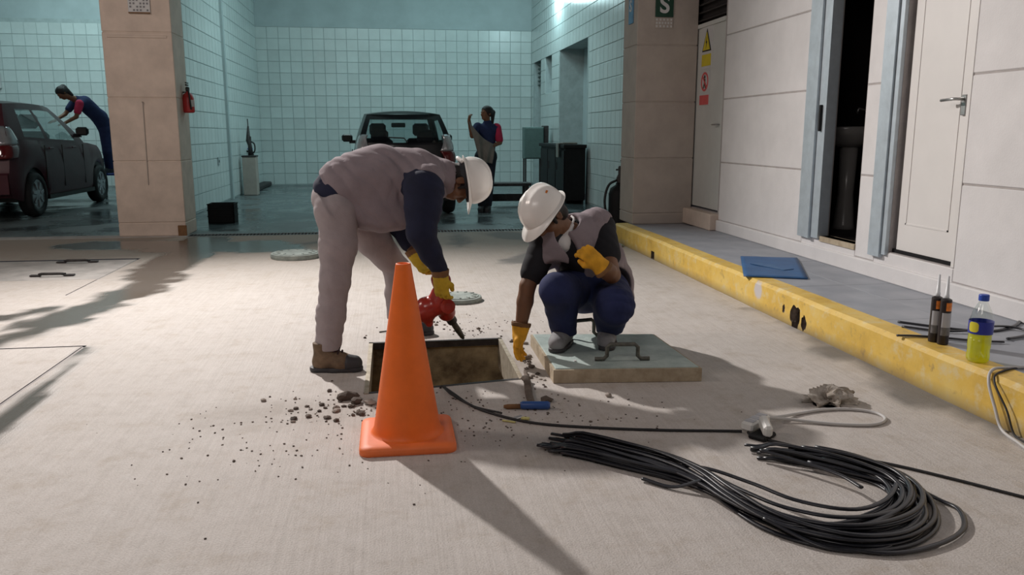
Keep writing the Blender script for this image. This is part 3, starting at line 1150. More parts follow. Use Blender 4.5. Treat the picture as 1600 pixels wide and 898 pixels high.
# right wall of the bay with openings
holes = [(13.98, 16.32, 0.0, 2.81), (17.05, 17.85, 1.99, 2.81), (18.35, 19.25, 0.0, 2.81)]
def grid_wall(mb, xa, xb, ylo, yhi, zlo, zhi, hs):
    ysp = sorted({ylo, yhi, *[q for h in hs for q in h[:2]]})
    zsp = sorted({zlo, zhi, *[q for h in hs for q in h[2:]]})
    for a, b in zip(ysp[:-1], ysp[1:]):
        for c, d in zip(zsp[:-1], zsp[1:]):
            if any(h[0] - 1e-6 <= a and b <= h[1] + 1e-6 and h[2] - 1e-6 <= c and d <= h[3] + 1e-6 for h in hs):
                continue
            mb.box(xa, xb, a, b, c, d)
    return mb
wr = structure('wall_right', grid_wall(MB(), XR, XR + .5, 9.4, YB, 0, HT, holes), M['grout'], 'tiled right wall of the wash bay with recessed openings')
def in_hole(i, j):
    y, z = 19.6 - (i + .5) * TS, .02 + (j + .5) * TS
    return any(h[0] - .06 < y < h[1] + .06 and h[2] - .06 < z < h[3] + .06 for h in holes)
tile_field(wr, (XR, 19.6, 0.02), (0, -1, 0), (0, 0, 1), (-1, 0, 0), 40, 19, skip=in_hole, order=lambda c: -c[0])
for y0_, y1_, z0_, z1_ in holes:
    MB().box(XR + .48, XR + .50, y0_ - .02, y1_ + .02, z0_, z1_ + .02).build('recess_back', M['bay_paint'], wr)
lv = MB()
for k in range(6):
    lv.cbox((XR + .1, 18.8, 2.72 - k * .09), (.05, .9, .012), Matrix.Rotation(.6, 3, 'Y'))
structure('window_1', lv, M['cabinet'], 'small louvred opening at the far end of the tiled right wall')
structure('ceiling', MB().box(-9.2, 3.6, 10.1, YB + .2, HT, HT + .1), M['bay_paint'], 'ceiling of the wash bays')

# left pillar: stone courses on a core
lp = structure('pillar', MB().box(-3.163, -2.427, 10.107, 10.633, 0, HT), M['pillar'], 'beige stone pillar between the wash bays')
zs = [0.0, .16, .875, 1.59, 2.31, 3.03, 3.75, 4.5, 5.0]
for a, b in zip(zs[:-1], zs[1:]):
    MB().cbox((-2.795, 10.37, (a + b) / 2), (.75, .54, b - a - .008), bev=.006).build('stone_course', M['pillar'], lp)
MB().cbox((-2.795, 10.097, 2.262), (.64, .012, .028), bev=.004).build('ledge', M['pillar'], lp, label='thin ledge under the top course')
MB().tube([(-2.79, 10.06, 1.54), (-2.79, 10.095, 1.545), (-2.80, 10.096, .60)], .006, 6).build('conduit', M['pillar_dark'], lp, label='thin conduit with a bent top end')
# scuffed corner at the pillar foot
MB().cbox((-2.46, 10.093, .06), (.10, .012, .13), bev=.004).build('stain', M['cuff'], lp, label='brown broken corner at the foot')

t = thing('wall_plaque', 'pale speckled plaque high on the front of the left pillar', 'plaque', (-2.745, 10.097, 2.66))
MB().cbox((-2.745, 10.09, 2.66), (.235, .014, .29), bev=.004).build('plate', M['sign_white'], t)
g_ = MB()
for i in range(6):
    for j in range(7):
        if (i * 3 + j * 5) % 4 != 0:
            g_.cbox((-2.745 - .09 + i * .036, 10.082, 2.545 + j * .036), (.02, .004, .02))
g_.build('print', M['label_dark'], t)
MB().cbox((-2.745, 10.086, 2.517), (.23, .02, .012)).build('lower_rim', M['cuff'], t)

# right outside wall: backing with openings, raised panels between grooves
ops = [(8.10, 9.08, .38, 2.78), (5.51, 6.02, .40, 2.75), (4.46, 5.10, .40, 2.75)]
wr2 = structure('wall_right', grid_wall(MB(), XR + .006, XR + .08, -2.5, 9.30, .15, HT, ops), M['groove'], 'white panelled wall with doors beside the raised walk')
rows = [.20, .31, .90, 1.53, 2.15, 2.78, 3.4, 4.05, 5.0]
spans = [(6.30, 8.06, 0), (5.26, 5.50, 0), (4.43, 4.445, 0), (-2.5, 4.43, 0)]
for (ya, yb, _) in spans[:2] + spans[3:]:
    for a, b in zip(rows[1:-1], rows[2:]):
        segs = [(ya, yb)]
        if yb - ya > 3:
            segs = [(ya, 1.0), (1.0, yb)]
        for sa, sb in segs:
            MB().cbox((XR + .0165, (sa + sb) / 2, (a + b) / 2), (.034, sb - sa - .001, b - a - .011), bev=.005).build('panel', M['stucco'], wr2)
MB().cbox((XR + .005, 3.4, .255), (.06, 11.8, .112), bev=.008).build('plinth', M['stucco'], wr2)
for ya, yb, z in ((8.06, 9.30, 2.78), (5.50, 6.30, 2.75), (4.43, 5.26, 2.75)):
    MB().cbox((XR + .0165, (ya + yb) / 2, (z + HT) / 2), (.034, yb - ya, HT - z), bev=.006).build('panel', M['stucco'], wr2)
for ya, yb in ((4.43, 5.26), (5.50, 6.30)):
    MB().cbox((XR + .0165, (ya + yb) / 2, .35), (.034, yb - ya, .09), bev=.006).build('sill', M['stucco'], wr2)
MB().cbox((XR - .03, 8.62, .285), (.13, 1.12, .17), bev=.01).build('sill', M['pillar'], wr2, label='worn stone step under the far door')
MB().cbox((XR + .0165, 9.19, (HT + .2) / 2), (.034, .22, HT - .2), bev=.006).build('panel', M['pillar'], wr2)
structure('trim_4', MB().tube([(XR - .02, 9.12, .3), (XR - .02, 9.12, 3.6)], .018, 8), M['pillar'], 'vertical pipe in the corner by the far door')

# far door with signs, louvre above
d1 = structure('door_1', MB().cbox((XR + .035, 8.59, 1.35), (.04, .96, 1.90), bev=.004), M['door_far'], 'pale flush door with a warning and a no-entry sign')
MB().tube([(XR + .01, 8.17, 1.28), (XR - .03, 8.17, 1.28), (XR - .03, 8.27, 1.28)], .008, 8).build('handle', M['steel'], d1)
MB().cbox((XR + .02, 8.59, 2.32), (.05, .98, .04)).build('door_frame', M['door_far'], d1)
lv = structure('window_2', MB().box(XR + .06, XR + .08, 8.1, 9.08, 2.32, 2.78), M['dark_room'], 'dark louvred vent over the far door')
for k in range(5):
    MB().cbox((XR + .03, 8.59, 2.39 + k * .082), (.045, .96, .012), Matrix.Rotation(-.6, 3, 'Y')).build('slat', M['iron'], lv)

# open doorway with an aluminium frame and a dim washroom
fr = structure('door_2', MB().box(XR - .035, XR + .08, 6.17, 6.31, .37, 2.8), M['alu'], 'open doorway in an aluminium frame into a dark washroom')
MB().box(XR - .045, XR + .08, 6.115, 6.165, .37, 2.8).build('door_frame', M['alu'], fr)
MB().box(XR - .025, XR + .06, 6.0, 6.11, .38, 2.8).build('door_edge', M['alu'], fr, label='edge of the door leaf folded inward')
MB().cbox((XR - .035, 6.06, 1.31), (.02, .022, .2), bev=.003).build('handle', M['black'], fr)
MB().box(XR - .01, XR + .09, 5.5, 6.0, .36, .40).build('threshold', M['lid_edge'], fr)
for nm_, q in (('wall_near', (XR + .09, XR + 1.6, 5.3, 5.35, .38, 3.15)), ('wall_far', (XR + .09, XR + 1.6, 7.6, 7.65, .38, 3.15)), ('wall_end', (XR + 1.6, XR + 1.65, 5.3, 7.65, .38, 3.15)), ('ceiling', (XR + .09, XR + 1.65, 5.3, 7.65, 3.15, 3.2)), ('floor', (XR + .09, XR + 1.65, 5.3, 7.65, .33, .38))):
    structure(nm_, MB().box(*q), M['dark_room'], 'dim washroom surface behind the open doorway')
t = thing('wash_basin', 'white wash basin on a pedestal inside the dark doorway', 'basin', (XR + .55, 6.62, .38))
bx, by = XR + .55, 6.62
MB().lathe([(.10, .70), (.17, .73), (.23, .80), (.25, .86), (.24, .87), (.20, .82), (.10, .76), (.02, .755)], (bx, by, .38), 28, sy=.85, capb=True, capt=True).build('bowl', M['ceramic'], t, smooth=True)
MB().lathe([(.10, 0), (.085, .04), (.065, .3), (.075, .71)], (bx, by, .38), 20).build('pedestal', M['ceramic'], t, smooth=True)
MB().tube([(bx + .17, by, 1.24), (bx + .17, by, 1.38), (bx + .06, by, 1.40), (bx + .05, by, 1.36)], .012, 8).build('tap', M['steel'], t, smooth=True)

# near white door with an aluminium frame on its far side
fr = structure('door_3', MB().cbox((XR + .06, 4.765, 1.575), (.045, .61, 2.31), bev=.003), M['door'], 'white flush door with a steel lever handle')
MB().box(XR - .035, XR + .1, 5.155, 5.285, .36, 2.8).build('door_frame', M['alu'], fr, label='brushed aluminium frame')
MB().box(XR - .02, XR + .1, 5.105, 5.15, .38, 2.8).build('door_frame', M['alu'], fr)
MB().box(XR - .002, XR + .1, 4.43, 4.456, .40, 2.75).build('door_frame', M['door'], fr)
MB().box(XR + .03, XR + .045, 4.46, 5.10, .402, .425).build('gap', M['black'], fr)
pn = MB()
for (ya, yb, za, zb) in ((4.56, 4.57, .6, 2.6), (4.98, 4.99, .6, 2.6), (4.56, 4.99, .6, .61)):
    pn.box(XR + .034, XR + .04, ya, yb, za, zb)
pn.build('moulding', M['door'], fr)
lh = MB().cbox((XR + .03, 4.52, 1.36), (.014, .045, .12), bev=.004).build('handle_plate', M['steel'], fr)
MB().tube([(XR + .02, 4.52, 1.395), (XR - .03, 4.52, 1.395), (XR - .032, 4.54, 1.395), (XR - .03, 4.65, 1.39)], .009, 8).build('handle', M['steel'], lh, smooth=True)

# right pillar standing on the walk
rp = structure('pillar', MB().box(2.658, 3.32, 8.857, 9.37, .19, HT), M['pillar_dark'], 'stone pillar, toned dark as unlit, carrying the green sign')
zs = [.19, .31, .92, 1.53, 2.13, 2.78, 3.4, 4.05, 5.0]
for a, b in zip(zs[:-1], zs[1:]):
    MB().cbox((2.99, 9.115, (a + b) / 2), (.68, .53, b - a - .008), bev=.006).build('stone_course', M['pillar_dark'], rp)


def text_obj(body, size, loc, R, m, parent, name='lettering', ext=.002, bold=0.0):
    cu = bpy.data.curves.new(name, 'FONT')
    cu.body = body
    cu.size = size
    cu.extrude = ext
    cu.offset = bold
    cu.align_x = 'CENTER'
    cu.align_y = 'CENTER'
    o = bpy.data.objects.new(name, cu)
    C.objects.link(o)
    dg = bpy.context.evaluated_depsgraph_get()
    me = bpy.data.meshes.new_from_object(o.evaluated_get(dg))
    bpy.data.objects.remove(o)
    o = bpy.data.objects.new(name, me)
    C.objects.link(o)
    me.materials.append(m)
    o.parent = parent
    pl = wloc(parent)
    o.matrix_local = Matrix.Translation(Vector(loc) - pl) @ R
    return o


RF = Matrix.Rotation(math.radians(90), 4, 'X')                       # facing -Y
RW = Matrix.Rotation(math.radians(-90), 4, 'Z') @ RF                  # facing -X
t = thing('safety_sign', 'green sign with a white letter S on the right pillar', 'sign', (2.94, 8.848, 2.5))
MB().cbox((2.94, 8.842, 2.535), (.20, .012, .235), bev=.002).build('plate', M['sign_green'], t)
text_obj('S', .24, (2.94, 8.834, 2.535), RF, M['sign_white'], t, bold=.006)
MB().cbox((2.94, 8.845, 2.355), (.20, .004, .11)).build('plate', M['pillar_dark'], t)
g_ = MB()
for j, n_ in enumerate((5, 6, 5)):
    for i in range(n_):
        g_.cbox((2.94 - .08 + i * .16 / (n_ - 1), 8.842, 2.39 - j * .034), (.018, .004, .02))
g_.build('print', M['sign_white'], t, label='small worn white print below the sign')
t = thing('blue_sign', 'narrow pale blue sign on the bay side of the right pillar', 'sign', (2.643, 9.05, 2.5))
MB().cbox((2.643, 9.08, 2.52), (.012, .16, .30), bev=.002).build('plate', M['sign_blue'], t)
text_obj('S', .17, (2.635, 9.08, 2.55), RW, M['sign_white'], t, bold=.003)

t = thing('warning_sign', 'yellow triangle warning sign on the far door', 'sign', (XR + .012, 8.59, 2.0))
MB().cbox((XR + .012, 8.60, 2.085), (.006, .30, .44), bev=.001).build('plate', M['sign_white'], t)
RX = Matrix(((0, 0, -1), (-1, 0, 0), (0, 1, 0)))
MB().prism([(-.125, -.10), (.125, -.10), (0, .13)], 0, .004, RX, (XR + .009, 8.60, 2.145)).build('triangle', M['sign_black'], t)
MB().prism([(-.098, -.086), (.098, -.086), (0, .098)], .004, .007, RX, (XR + .009, 8.60, 2.145)).build('triangle', M['sign_yellow'], t)
MB().prism([(.012, .06), (-.02, -.005), (.0, -.005), (-.012, -.065), (.024, .012), (.004, .012)], .007, .009, RX, (XR + .009, 8.60, 2.135)).build('bolt_symbol', M['sign_black'], t)
MB().cbox((XR + .008, 8.60, 1.955), (.006, .25, .12)).build('panel', M['sign_yellow'], t)
t = thing('no_entry_sign', 'red and white prohibition sign with a walking figure on the far door', 'sign', (XR + .012, 8.62, 1.6))
MB().cbox((XR + .012, 8.62, 1.668), (.006, .27, .36), bev=.001).build('plate', M['sign_white'], t)
ring = MB()
for k in range(28):
    a0, a1 = k * math.tau / 28, (k + 1) * math.tau / 28
    ring.prism([(.10 * math.cos(a0), .10 * math.sin(a0)), (.10 * math.cos(a1), .10 * math.sin(a1)), (.078 * math.cos(a1), .078 * math.sin(a1)), (.078 * math.cos(a0), .078 * math.sin(a0))], 0, .004, RX, (XR + .009, 8.62, 1.733))
ring.prism([(-.065, .052), (-.052, .065), (.065, -.052), (.052, -.065)], 0, .006, RX, (XR + .009, 8.62, 1.733))
ring.build('ring', M['sign_red'], t)
fg = MB()
fg.prism([(.018 * math.cos(k * .628), .05 + .018 * math.sin(k * .628)) for k in range(10)], 0, .004, RX, (XR + .0085, 8.62, 1.733))
fg.prism([(-.018, .028), (.018, .028), (.014, -.02), (.036, -.07), (.02, -.07), (0, -.025), (-.022, -.07), (-.038, -.07), (-.014, -.02)], 0, .004, RX, (XR + .0085, 8.62, 1.733))
fg.build('figure_symbol', M['sign_black'], t)
MB().cbox((XR + .008, 8.62, 1.543), (.006, .25, .10)).build('panel', M['sign_red'], t)


# ------------------------------------------------------------------ cars
def make_car(label, loc, paint, W=1.46, rotz=0.0, sc=1.0):
    t = thing('car', label, 'car', loc, rotz)
    t.scale = (sc, sc, sc)
    Lc, Hc = 3.45, 1.475
    YW = (0.62, 2.98)
    RW_ = 0.285
    hw = W / 2

    def wprof(y):
        return np.interp(y, [0, .15, .45, 1.2, 2.4, 3.0, 3.3, 3.45], [.90, .955, .985, 1, 1, .97, .90, .80])

    def belt(y):
        return np.interp(y, [0, .5, 1.5, 2.45, 2.6, 3.1, 3.35, 3.45], [1.0, .975, .93, .905, .91, .86, .78, .68])

    def zbot(y):
        z = 0.22 + np.interp(y, [0, .2, 3.2, 3.45], [.06, 0, 0, .06])
        for c in YW:
            d = abs(y - c)
            R = RW_ + .055
            if d < R:
                z = max(z, RW_ + math.sqrt(R * R - d * d) - .0)
        return z
    S_ = np.linspace(0, 1, 9)
    px = np.interp(S_, [0, .12, .35, .6, .8, 1], [.955, .985, 1.0, 1.0, .985, .945])
    ry = np.interp(S_, [0, .1, .3, .45, .6, 1], [.06, .01, -.02, .0, .035, .075])
    st = sorted(set(np.round(np.linspace(0, Lc, 58), 3)))

    def side(y, k):
        s = S_[k]
        z0 = zbot(y)
        return (hw * wprof(y) * px[k], y + ry[k] * max(0, 1 - y / .8), z0 + s * (belt(y) - z0))
    b = MB()
    n = len(S_)
    for sg in (1, -1):
        v = [(sg * p[0], p[1], p[2]) for y in st for p in (side(y, k) for k in range(n))]
        f = []
        for i in range(len(st) - 1):
            for k in range(n - 1):
                q = (i * n + k, (i + 1) * n + k, (i + 1) * n + k + 1, i * n + k + 1)
                f.append(q if sg > 0 else q[::-1])
        b.add(v, f)
    T = np.linspace(-1, 1, 17)
    for y_end, sgn in ((0.0, -1), (Lc, 1)):
        v = []
        for k in range(n):
            p = side(y_end, k)
            for q in T:
                v.append((q * p[0], p[1] + sgn * .10 * (1 - q * q), p[2]))
        f = []
        m_ = len(T)
        for k in range(n - 1):
            for j in range(m_ - 1):
                q = (k * m_ + j, k * m_ + j + 1, (k + 1) * m_ + j + 1, (k + 1) * m_ + j)
                f.append(q if sgn < 0 else q[::-1])
        b.add(v, f)
    hood = [y for y in st if y >= 2.38]
    v = []
    for y in hood:
        p = side(y, n - 1)
        for q in T:
            v.append((q * p[0], p[1] + (.10 * (1 - q * q) if y >= Lc - 1e-6 else 0), p[2] + .055 * (1 - q * q) * min(1, (Lc - y) / .3 + .1)))
    f = []
    for i in range(len(hood) - 1):
        for j in range(len(T) - 1):
            f.append((i * 17 + j, i * 17 + j + 1, (i + 1) * 17 + j + 1, (i + 1) * 17 + j))
    b.add(v, f)
    # cabin
    NV, NS = 44, 14
    Vv, Ss = np.linspace(0, 1, NV), np.linspace(0, 1, NS)

    def cab(v, s):
        yb = .075 + v * (2.45 - .075)
        yr = .36 + v * (1.72 - .36)
        e = s ** 1.15
        y = yb + (yr - yb) * (e if v > .3 else s ** 1.5)
        zr = Hc - .045 - .10 * abs(v - .45) ** 2.2
        z = belt(yb) + s * (zr - belt(yb))
        xb = hw * wprof(yb) * .945
        x = xb + (hw * .735 - xb) * (s ** 1.35)
        x *= 1 - .06 * max(0, v - .75) * 4 * s - .05 * max(0, .2 - v) * 5 * s
        return (x, y, z)
    glassV, glassF = {}, {}
    def put(kind, v, f, mask):
        b.add(v, [q for q, g in zip(f, mask) if not g])
        gf = [q for q, g in zip(f, mask) if g]
        if gf:
            used = sorted({i for q in gf for i in q})
            mp = {i: k for k, i in enumerate(used)}
            return [v[i] for i in used], [tuple(mp[i] for i in q) for q in gf]
    panes = []
    for sg in (1, -1):
        v = [(sg * p[0], p[1], p[2]) for a in Vv for p in (cab(a, s) for s in Ss)]
        f, mk = [], []
        for i in range(NV - 1):
            for k in range(NS - 1):
                q = (i * NS + k, (i + 1) * NS + k, (i + 1) * NS + k + 1, i * NS + k + 1)
                f.append(q if sg > 0 else q[::-1])
                vc, sc = (Vv[i] + Vv[i + 1]) / 2, (Ss[k] + Ss[k + 1]) / 2
                g = 0
                if .08 < sc < .84:
                    if .16 < vc < .43:
                        g = 1
                    elif .47 < vc < .86:
                        g = 2
                mk.append(g)
        b.add(v, [q for q, g in zip(f, mk) if not g])
        for w in (1, 2):
            gf = [q for q, g in zip(f, mk) if g == w]
            used = sorted({i for q in gf for i in q})
            mp = {i: k for k, i in enumerate(used)}
            panes.append(('side_window', [v[i] for i in used], [tuple(mp[i] for i in q) for q in gf]))
    for vend, nm, lo_, hi_, tm in ((0.0, 'rear_window', .10, .86, .90), (1.0, 'windscreen', .04, .93, .93)):
        v = []
        for k in range(NS):
            p = cab(vend, Ss[k])
            for q in T:
                bul = (.10 * (1 - Ss[k]) + .05 * Ss[k]) * (1 - q * q)
                v.append((q * p[0], p[1] + (-bul if vend == 0 else bul), p[2]))
        f, mk = [], []
        for k in range(NS - 1):
            for j in range(16):
                q = (k * 17 + j, k * 17 + j + 1, (k + 1) * 17 + j + 1, (k + 1) * 17 + j)
                f.append(q if vend == 0 else q[::-1])
                mk.append(lo_ < (Ss[k] + Ss[k + 1]) / 2 < hi_ and abs(T[j] + T[j + 1]) / 2 < tm - .06)
        b.add(v, [q for q, g in zip(f, mk) if not g])
        gf = [q for q, g in zip(f, mk) if g]
        used = sorted({i for q in gf for i in q})
        mp = {i: k for k, i in enumerate(used)}
        panes.append((nm, [v[i] for i in used], [tuple(mp[i] for i in q) for q in gf]))
    v, f = [], []
    for a in Vv:
        p = cab(a, 1.0)
        for q in T:
            v.append((q * p[0], p[1] + ((-.05 if a == 0 else .05 if a == 1 else 0) * (1 - q * q)), p[2] + .045 * (1 - q * q)))
    for i in range(NV - 1):
        for j in range(16):
            f.append((i * 17 + j, i * 17 + j + 1, (i + 1) * 17 + j + 1, (i + 1) * 17 + j))
    b.add(v, f)
    bo = b.build('body', paint, t, smooth=True, local=True)
    bm = bmesh.new()
    bm.from_mesh(bo.data)
    bmesh.ops.remove_doubles(bm, verts=bm.verts, dist=.0015)
    bmesh.ops.recalc_face_normals(bm, faces=bm.faces)
    bm.to_mesh(bo.data)
    bm.free()
    autosmooth(bo, 38)
    for nm, v, f in panes:
        mesh_np(nm, v, f, M['car_glass'], t, True, True)
    # dark inside: floor, wheel wells, seats
    MB().box(-hw * .88, hw * .88, .15, 3.2, .22, .34).box(-hw * .8, hw * .8, 2.1, 2.5, .5, .93).build('cabin_floor', M['car_trim'], t, local=True)
    for y in YW:
        MB().box(-hw * .9, hw * .9, y - .36, y + .36, .34, .66).build('wheel_well', M['car_trim'], t, local=True)
    for x, y, h in ((-.33, 1.55, 1.08), (.33, 1.55, 1.08), (-.33, .72, .98), (.33, .72, .98)):
        s_ = MB().cbox((x, y, (h + .45) / 2), (.46, .14, h - .45), Matrix.Rotation(-.15, 3, 'X'), .05).build('seat', M['seat'], t, local=True)
        MB().cbox((x, y - .02, h + .13), (.25, .09, .19), bev=.035).build('headrest', M['seat'], s_, local=True)
    MB().cbox((0, 1.78, 1.28), (.22, .03, .07), bev=.01).build('inside_mirror', M['car_trim'], t, local=True)
    for sg in (-1, 1):
        mo = MB().cbox((sg * (hw + .07), 2.10, 1.08), (.17, .09, .12), bev=.03).cbox((sg * (hw - .01), 2.13, 1.02), (.10, .05, .05)).build('side_mirror', M['car_black'], t, local=True)
        MB().cbox((sg * (hw + .07), 2.052, 1.08), (.13, .006, .085)).build('mirror_glass', M['car_trim'], mo, local=True)
        # tail lamp: clear upper lens over a red lower one
        def lens(name, z0, z1, m, par, pinch0, pinch1):
            v, f = [], []
            nz, na = 8, 12
            for i in range(nz + 1):
                q = i / nz
                z = z0 + (z1 - z0) * q
                xs = hw * np.interp(z, [.74, .86, 1.0, 1.15], [.905, .895, .862, .80])
                yr_ = np.interp(z, [.74, .86, 1.0, 1.15], [.0, .03, .075, .115])
                pin = pinch0 + (pinch1 - pinch0) * q
                path = spline([(xs - .17 * pin, yr_ - .045), (xs - .05, yr_ - .030), (xs + .012, yr_ + .02), (xs + .030, yr_ + .09), (xs + .034, yr_ + .03 + .22 * pin)], na + 1)[:, :2]
                e = .012 * (1 - abs(2 * q - 1) ** 4)
                for x, y in path:
                    v.append((sg * (x + e), y - e * .6, z))
            for i in range(nz):
                for k in range(na):
                    a_ = i * (na + 1) + k
                    q_ = (a_, a_ + 1, a_ + na + 2, a_ + na + 1)
                    f.append(q_ if sg > 0 else q_[::-1])
            o = mesh_np(name, v, f, m, par, True, True)
            md = o.modifiers.new('thick', 'SOLIDIFY')
            md.thickness = .03
            return o
        lo_ = lens('tail_lamp', .915, 1.14, M['tail_clear'], t, 1.0, .30)
        lens('red_lens', .75, .915, M['tail_red'], lo_, .75, 1.0)
        for y in (1.22, 2.02):
            MB().cbox((sg * (hw + .008), y - .12, .86), (.02, .14, .025), bev=.008).build('door_handle', paint, t, local=True)
        for y in (.92, 1.50, 2.28):
            MB().box(*sorted((sg * (hw * .985), sg * (hw + .0015))), y - .004, y + .004, .34, .90).build('door_seam', M['car_trim'], t, local=True)
        MB().box(*sorted((sg * (hw * .9), sg * (hw - .005))), .95, 2.62, .20, .255).build('sill_trim', M['car_trim'], t, local=True)
    # rear details
    bp = MB()
    for x in np.linspace(-.9, .9, 13)[:-1]:
        x2 = x + .15
        y_ = lambda q: -.105 * (1 - q * q) - .035
        bp.add([(x * hw, y_(x), .33), (x2 * hw, y_(x2), .33), (x2 * hw, y_(x2), .56), (x * hw, y_(x), .56), (x * hw, y_(x) + .1, .30), (x2 * hw, y_(x2) + .1, .30), (x2 * hw, y_(x2) + .09, .60), (x * hw, y_(x) + .09, .60)],
               [(0, 1, 2, 3), (4, 5, 1, 0), (3, 2, 6, 7)])
    bp.build('bumper', paint, t, local=True)
    MB().cbox((0, -.10, .74), (.34, .02, .12), bev=.004).build('plate_recess', M['car_trim'], t, local=True)
    MB().tube([(.02, -.075, 1.03), (-.02, -.02, 1.09), (-.24, .03, 1.10)], .010, 6).build('rear_wiper', M['car_trim'], t, local=True)
    RS = Matrix(((1, 0, 0), (0, 0, -1), (0, 1, 0)))
    MB().prism([(-.030, .008), (.0, .032), (.030, .012), (.018, .004), (.002, .014), (-.008, .006), (.030, -.012), (0, -.034), (-.030, -.012), (-.018, -.004), (-.002, -.014), (.008, -.006)], 0, .01, RS, (0, -.065, .935)).build('badge', M['steel'], t, local=True)
    for y in YW:
        for sg in (-1, 1):
            Rw = Matrix.Rotation(sg * math.pi / 2, 3, 'Y')
            c = (sg * (hw - .09), y, RW_)
            w_ = MB().lathe([(.17, -.075), (.25, -.085), (.278, -.06), (RW_, -.02), (RW_, .02), (.278, .06), (.25, .085), (.19, .075), (.18, .05)], c, 32, Rw, capb=True, capt=False).build('wheel', M['rubber'], t, smooth=True, local=True)
            rm_ = MB().lathe([(.19, .05), (.192, .072), (.17, .062), (.05, .072), (.0, .076)], c, 32, Rw, capb=False, capt=False).build('wheel_cover', M['rim'], w_, smooth=True, local=True)
            sp = MB()
            for k in range(7):
                a = k * math.tau / 7
                Rk = Rw @ Matrix.Rotation(a, 3, 'Z')
                sp.cbox(Vector(c) + Rk @ Vector((.115, 0, .074)), (.10, .035, .012), Rk, .004)
            sp.build('spoke', M['rim'], w_, local=True)
    return t


make_car('black hatchback seen from behind at the back of the main wash bay', (0.21, 11.85, 0), M['car_black'], rotz=math.radians(2.5), sc=1.03)
make_car('dark plum hatchback in the left wash bay, right side showing', (-5.89, 12.07, 0), M['car_plum'], W=1.5, sc=1.13)

# ------------------------------------------------------------------ things in the wash bay
def tubes_y(b, pts, r, n=8):
    return b.tube(pts, r, n)


# fire extinguisher on the side of the left pillar
ex, ey, ez = -2.365, 10.42, 1.43
t = thing('fire_extinguisher', 'small red fire extinguisher hung on the bay side of the left pillar', 'extinguisher', (ex, ey, ez))
MB().lathe([(.05, 0), (.066, .01), (.068, .03), (.066, .17), (.05, .215), (.022, .235), (.02, .25)], (ex, ey, ez), 24).build('cylinder', M['ext_red'], t, smooth=True)
MB().lathe([(.022, .25), (.024, .29), (.015, .30)], (ex, ey, ez), 12).cbox((ex, ey - .02, ez + .32), (.02, .10, .018), bev=.004).cbox((ex, ey - .02, ez + .345), (.02, .11, .012), bev=.004).build('valve', M['iron'], t)
MB().tube(spline([(ex, ey - .03, ez + .27), (ex + .03, ey - .09, ez + .24), (ex + .04, ey - .085, ez + .12), (ex + .04, ey - .06, ez + .04)], 12), .010, 8).build('hose', M['rubber'], t, smooth=True)
MB().box(-2.42, ex - .06, ey - .02, ey + .02, ez + .08, ez + .2).box(-2.425, ex + .0, ey - .02, ey + .02, ez + .232, ez + .245).build('bracket', M['iron'], t)
MB().cbox((ex + .052, ey - .045, ez + .11), (.006, .05, .08), Matrix.Rotation(-.7, 3, 'Z')).build('label_panel', M['sign_white'], t)

# black crate
cx_, cy_ = -2.28, 11.58
t = thing('plastic_crate', 'black plastic crate on the bay floor beside the left pillar', 'crate', (cx_, cy_, 0))
w2, d2, h2 = .17, .14, .26
for nm, a in (('side_panel', (-w2, -w2 + .012, -d2, d2)), ('side_panel', (w2 - .012, w2, -d2, d2)), ('end_panel', (-w2, w2, -d2, -d2 + .012)), ('end_panel', (-w2, w2, d2 - .012, d2))):
    MB().box(cx_ + a[0], cx_ + a[1], cy_ + a[2], cy_ + a[3], .005, h2).build(nm, M['black'], t)
MB().box(cx_ - w2, cx_ + w2, cy_ - d2, cy_ + d2, 0, .012).build('base', M['black'], t)
rb = MB()
for z in (.25, .17, .09):
    rb.box(cx_ - w2 - .008, cx_ + w2 + .008, cy_ - d2 - .008, cy_ - d2, z, z + .012).box(cx_ + w2, cx_ + w2 + .008, cy_ - d2, cy_ + d2, z, z + .012)
rb.build('rib', M['black'], t)

# tiled post with a dark spray lance standing on it
px_, py_ = -2.72, 16.7
t = thing('hydrant_post', 'short beige post by the left tiled wall', 'post', (px_, py_, 0))
MB().cbox((px_, py_, .37), (.26, .26, .74), bev=.01).build('shaft', M['pillar_dark'], t)
MB().cbox((px_, py_, .75), (.28, .28, .03), bev=.008).build('cap', M['iron'], t)
t = thing('spray_lance', 'dark spray lance standing upright on the short beige post', 'lance', (px_, py_, .765))
MB().tube([(px_ + .02, py_, .767), (px_ + .015, py_, .95), (px_ - .01, py_, 1.05), (px_, py_, 1.32)], [.05, .038, .045, .016], 10).build('body', M['iron'], t, smooth=True)
MB().tube([(px_, py_, 1.32), (px_ - .005, py_, 1.46)], .009, 8).build('nozzle', M['iron'], t)
MB().tube(spline([(px_ + .02, py_, .80), (px_ + .10, py_ - .02, .84), (px_ + .10, py_, .98), (px_ + .03, py_, 1.03)], 12), .014, 8).build('hose', M['rubber'], t, smooth=True)
MB().cbox((px_ + .02, py_, 1.08), (.05, .05, .10), bev=.012).build('handle', M['iron'], t)

t = thing('wall_tap', 'small dark tap on the left tiled wall by the post', 'tap', (XL, 17.6, .82))
MB().tube([(XL - .01, 17.6, .82), (XL + .12, 17.6, .82), (XL + .13, 17.6, .74)], .022, 10).build('spout', M['iron'], t, smooth=True)
MB().cbox((XL + .08, 17.6, .87), (.10, .10, .03), bev=.01).build('knob', M['cap_blue'], t)
t = thing('wall_socket', 'pale socket plate on the left tiled wall', 'socket', (XL + .01, 14.7, .72))
MB().cbox((XL + .02, 14.7, .72), (.02, .09, .14), bev=.006).build('plate', M['bay_paint'], t)
MB().box(XL + .029, XL + .033, 14.67, 14.73, .70, .74).build('slot', M['iron'], t)

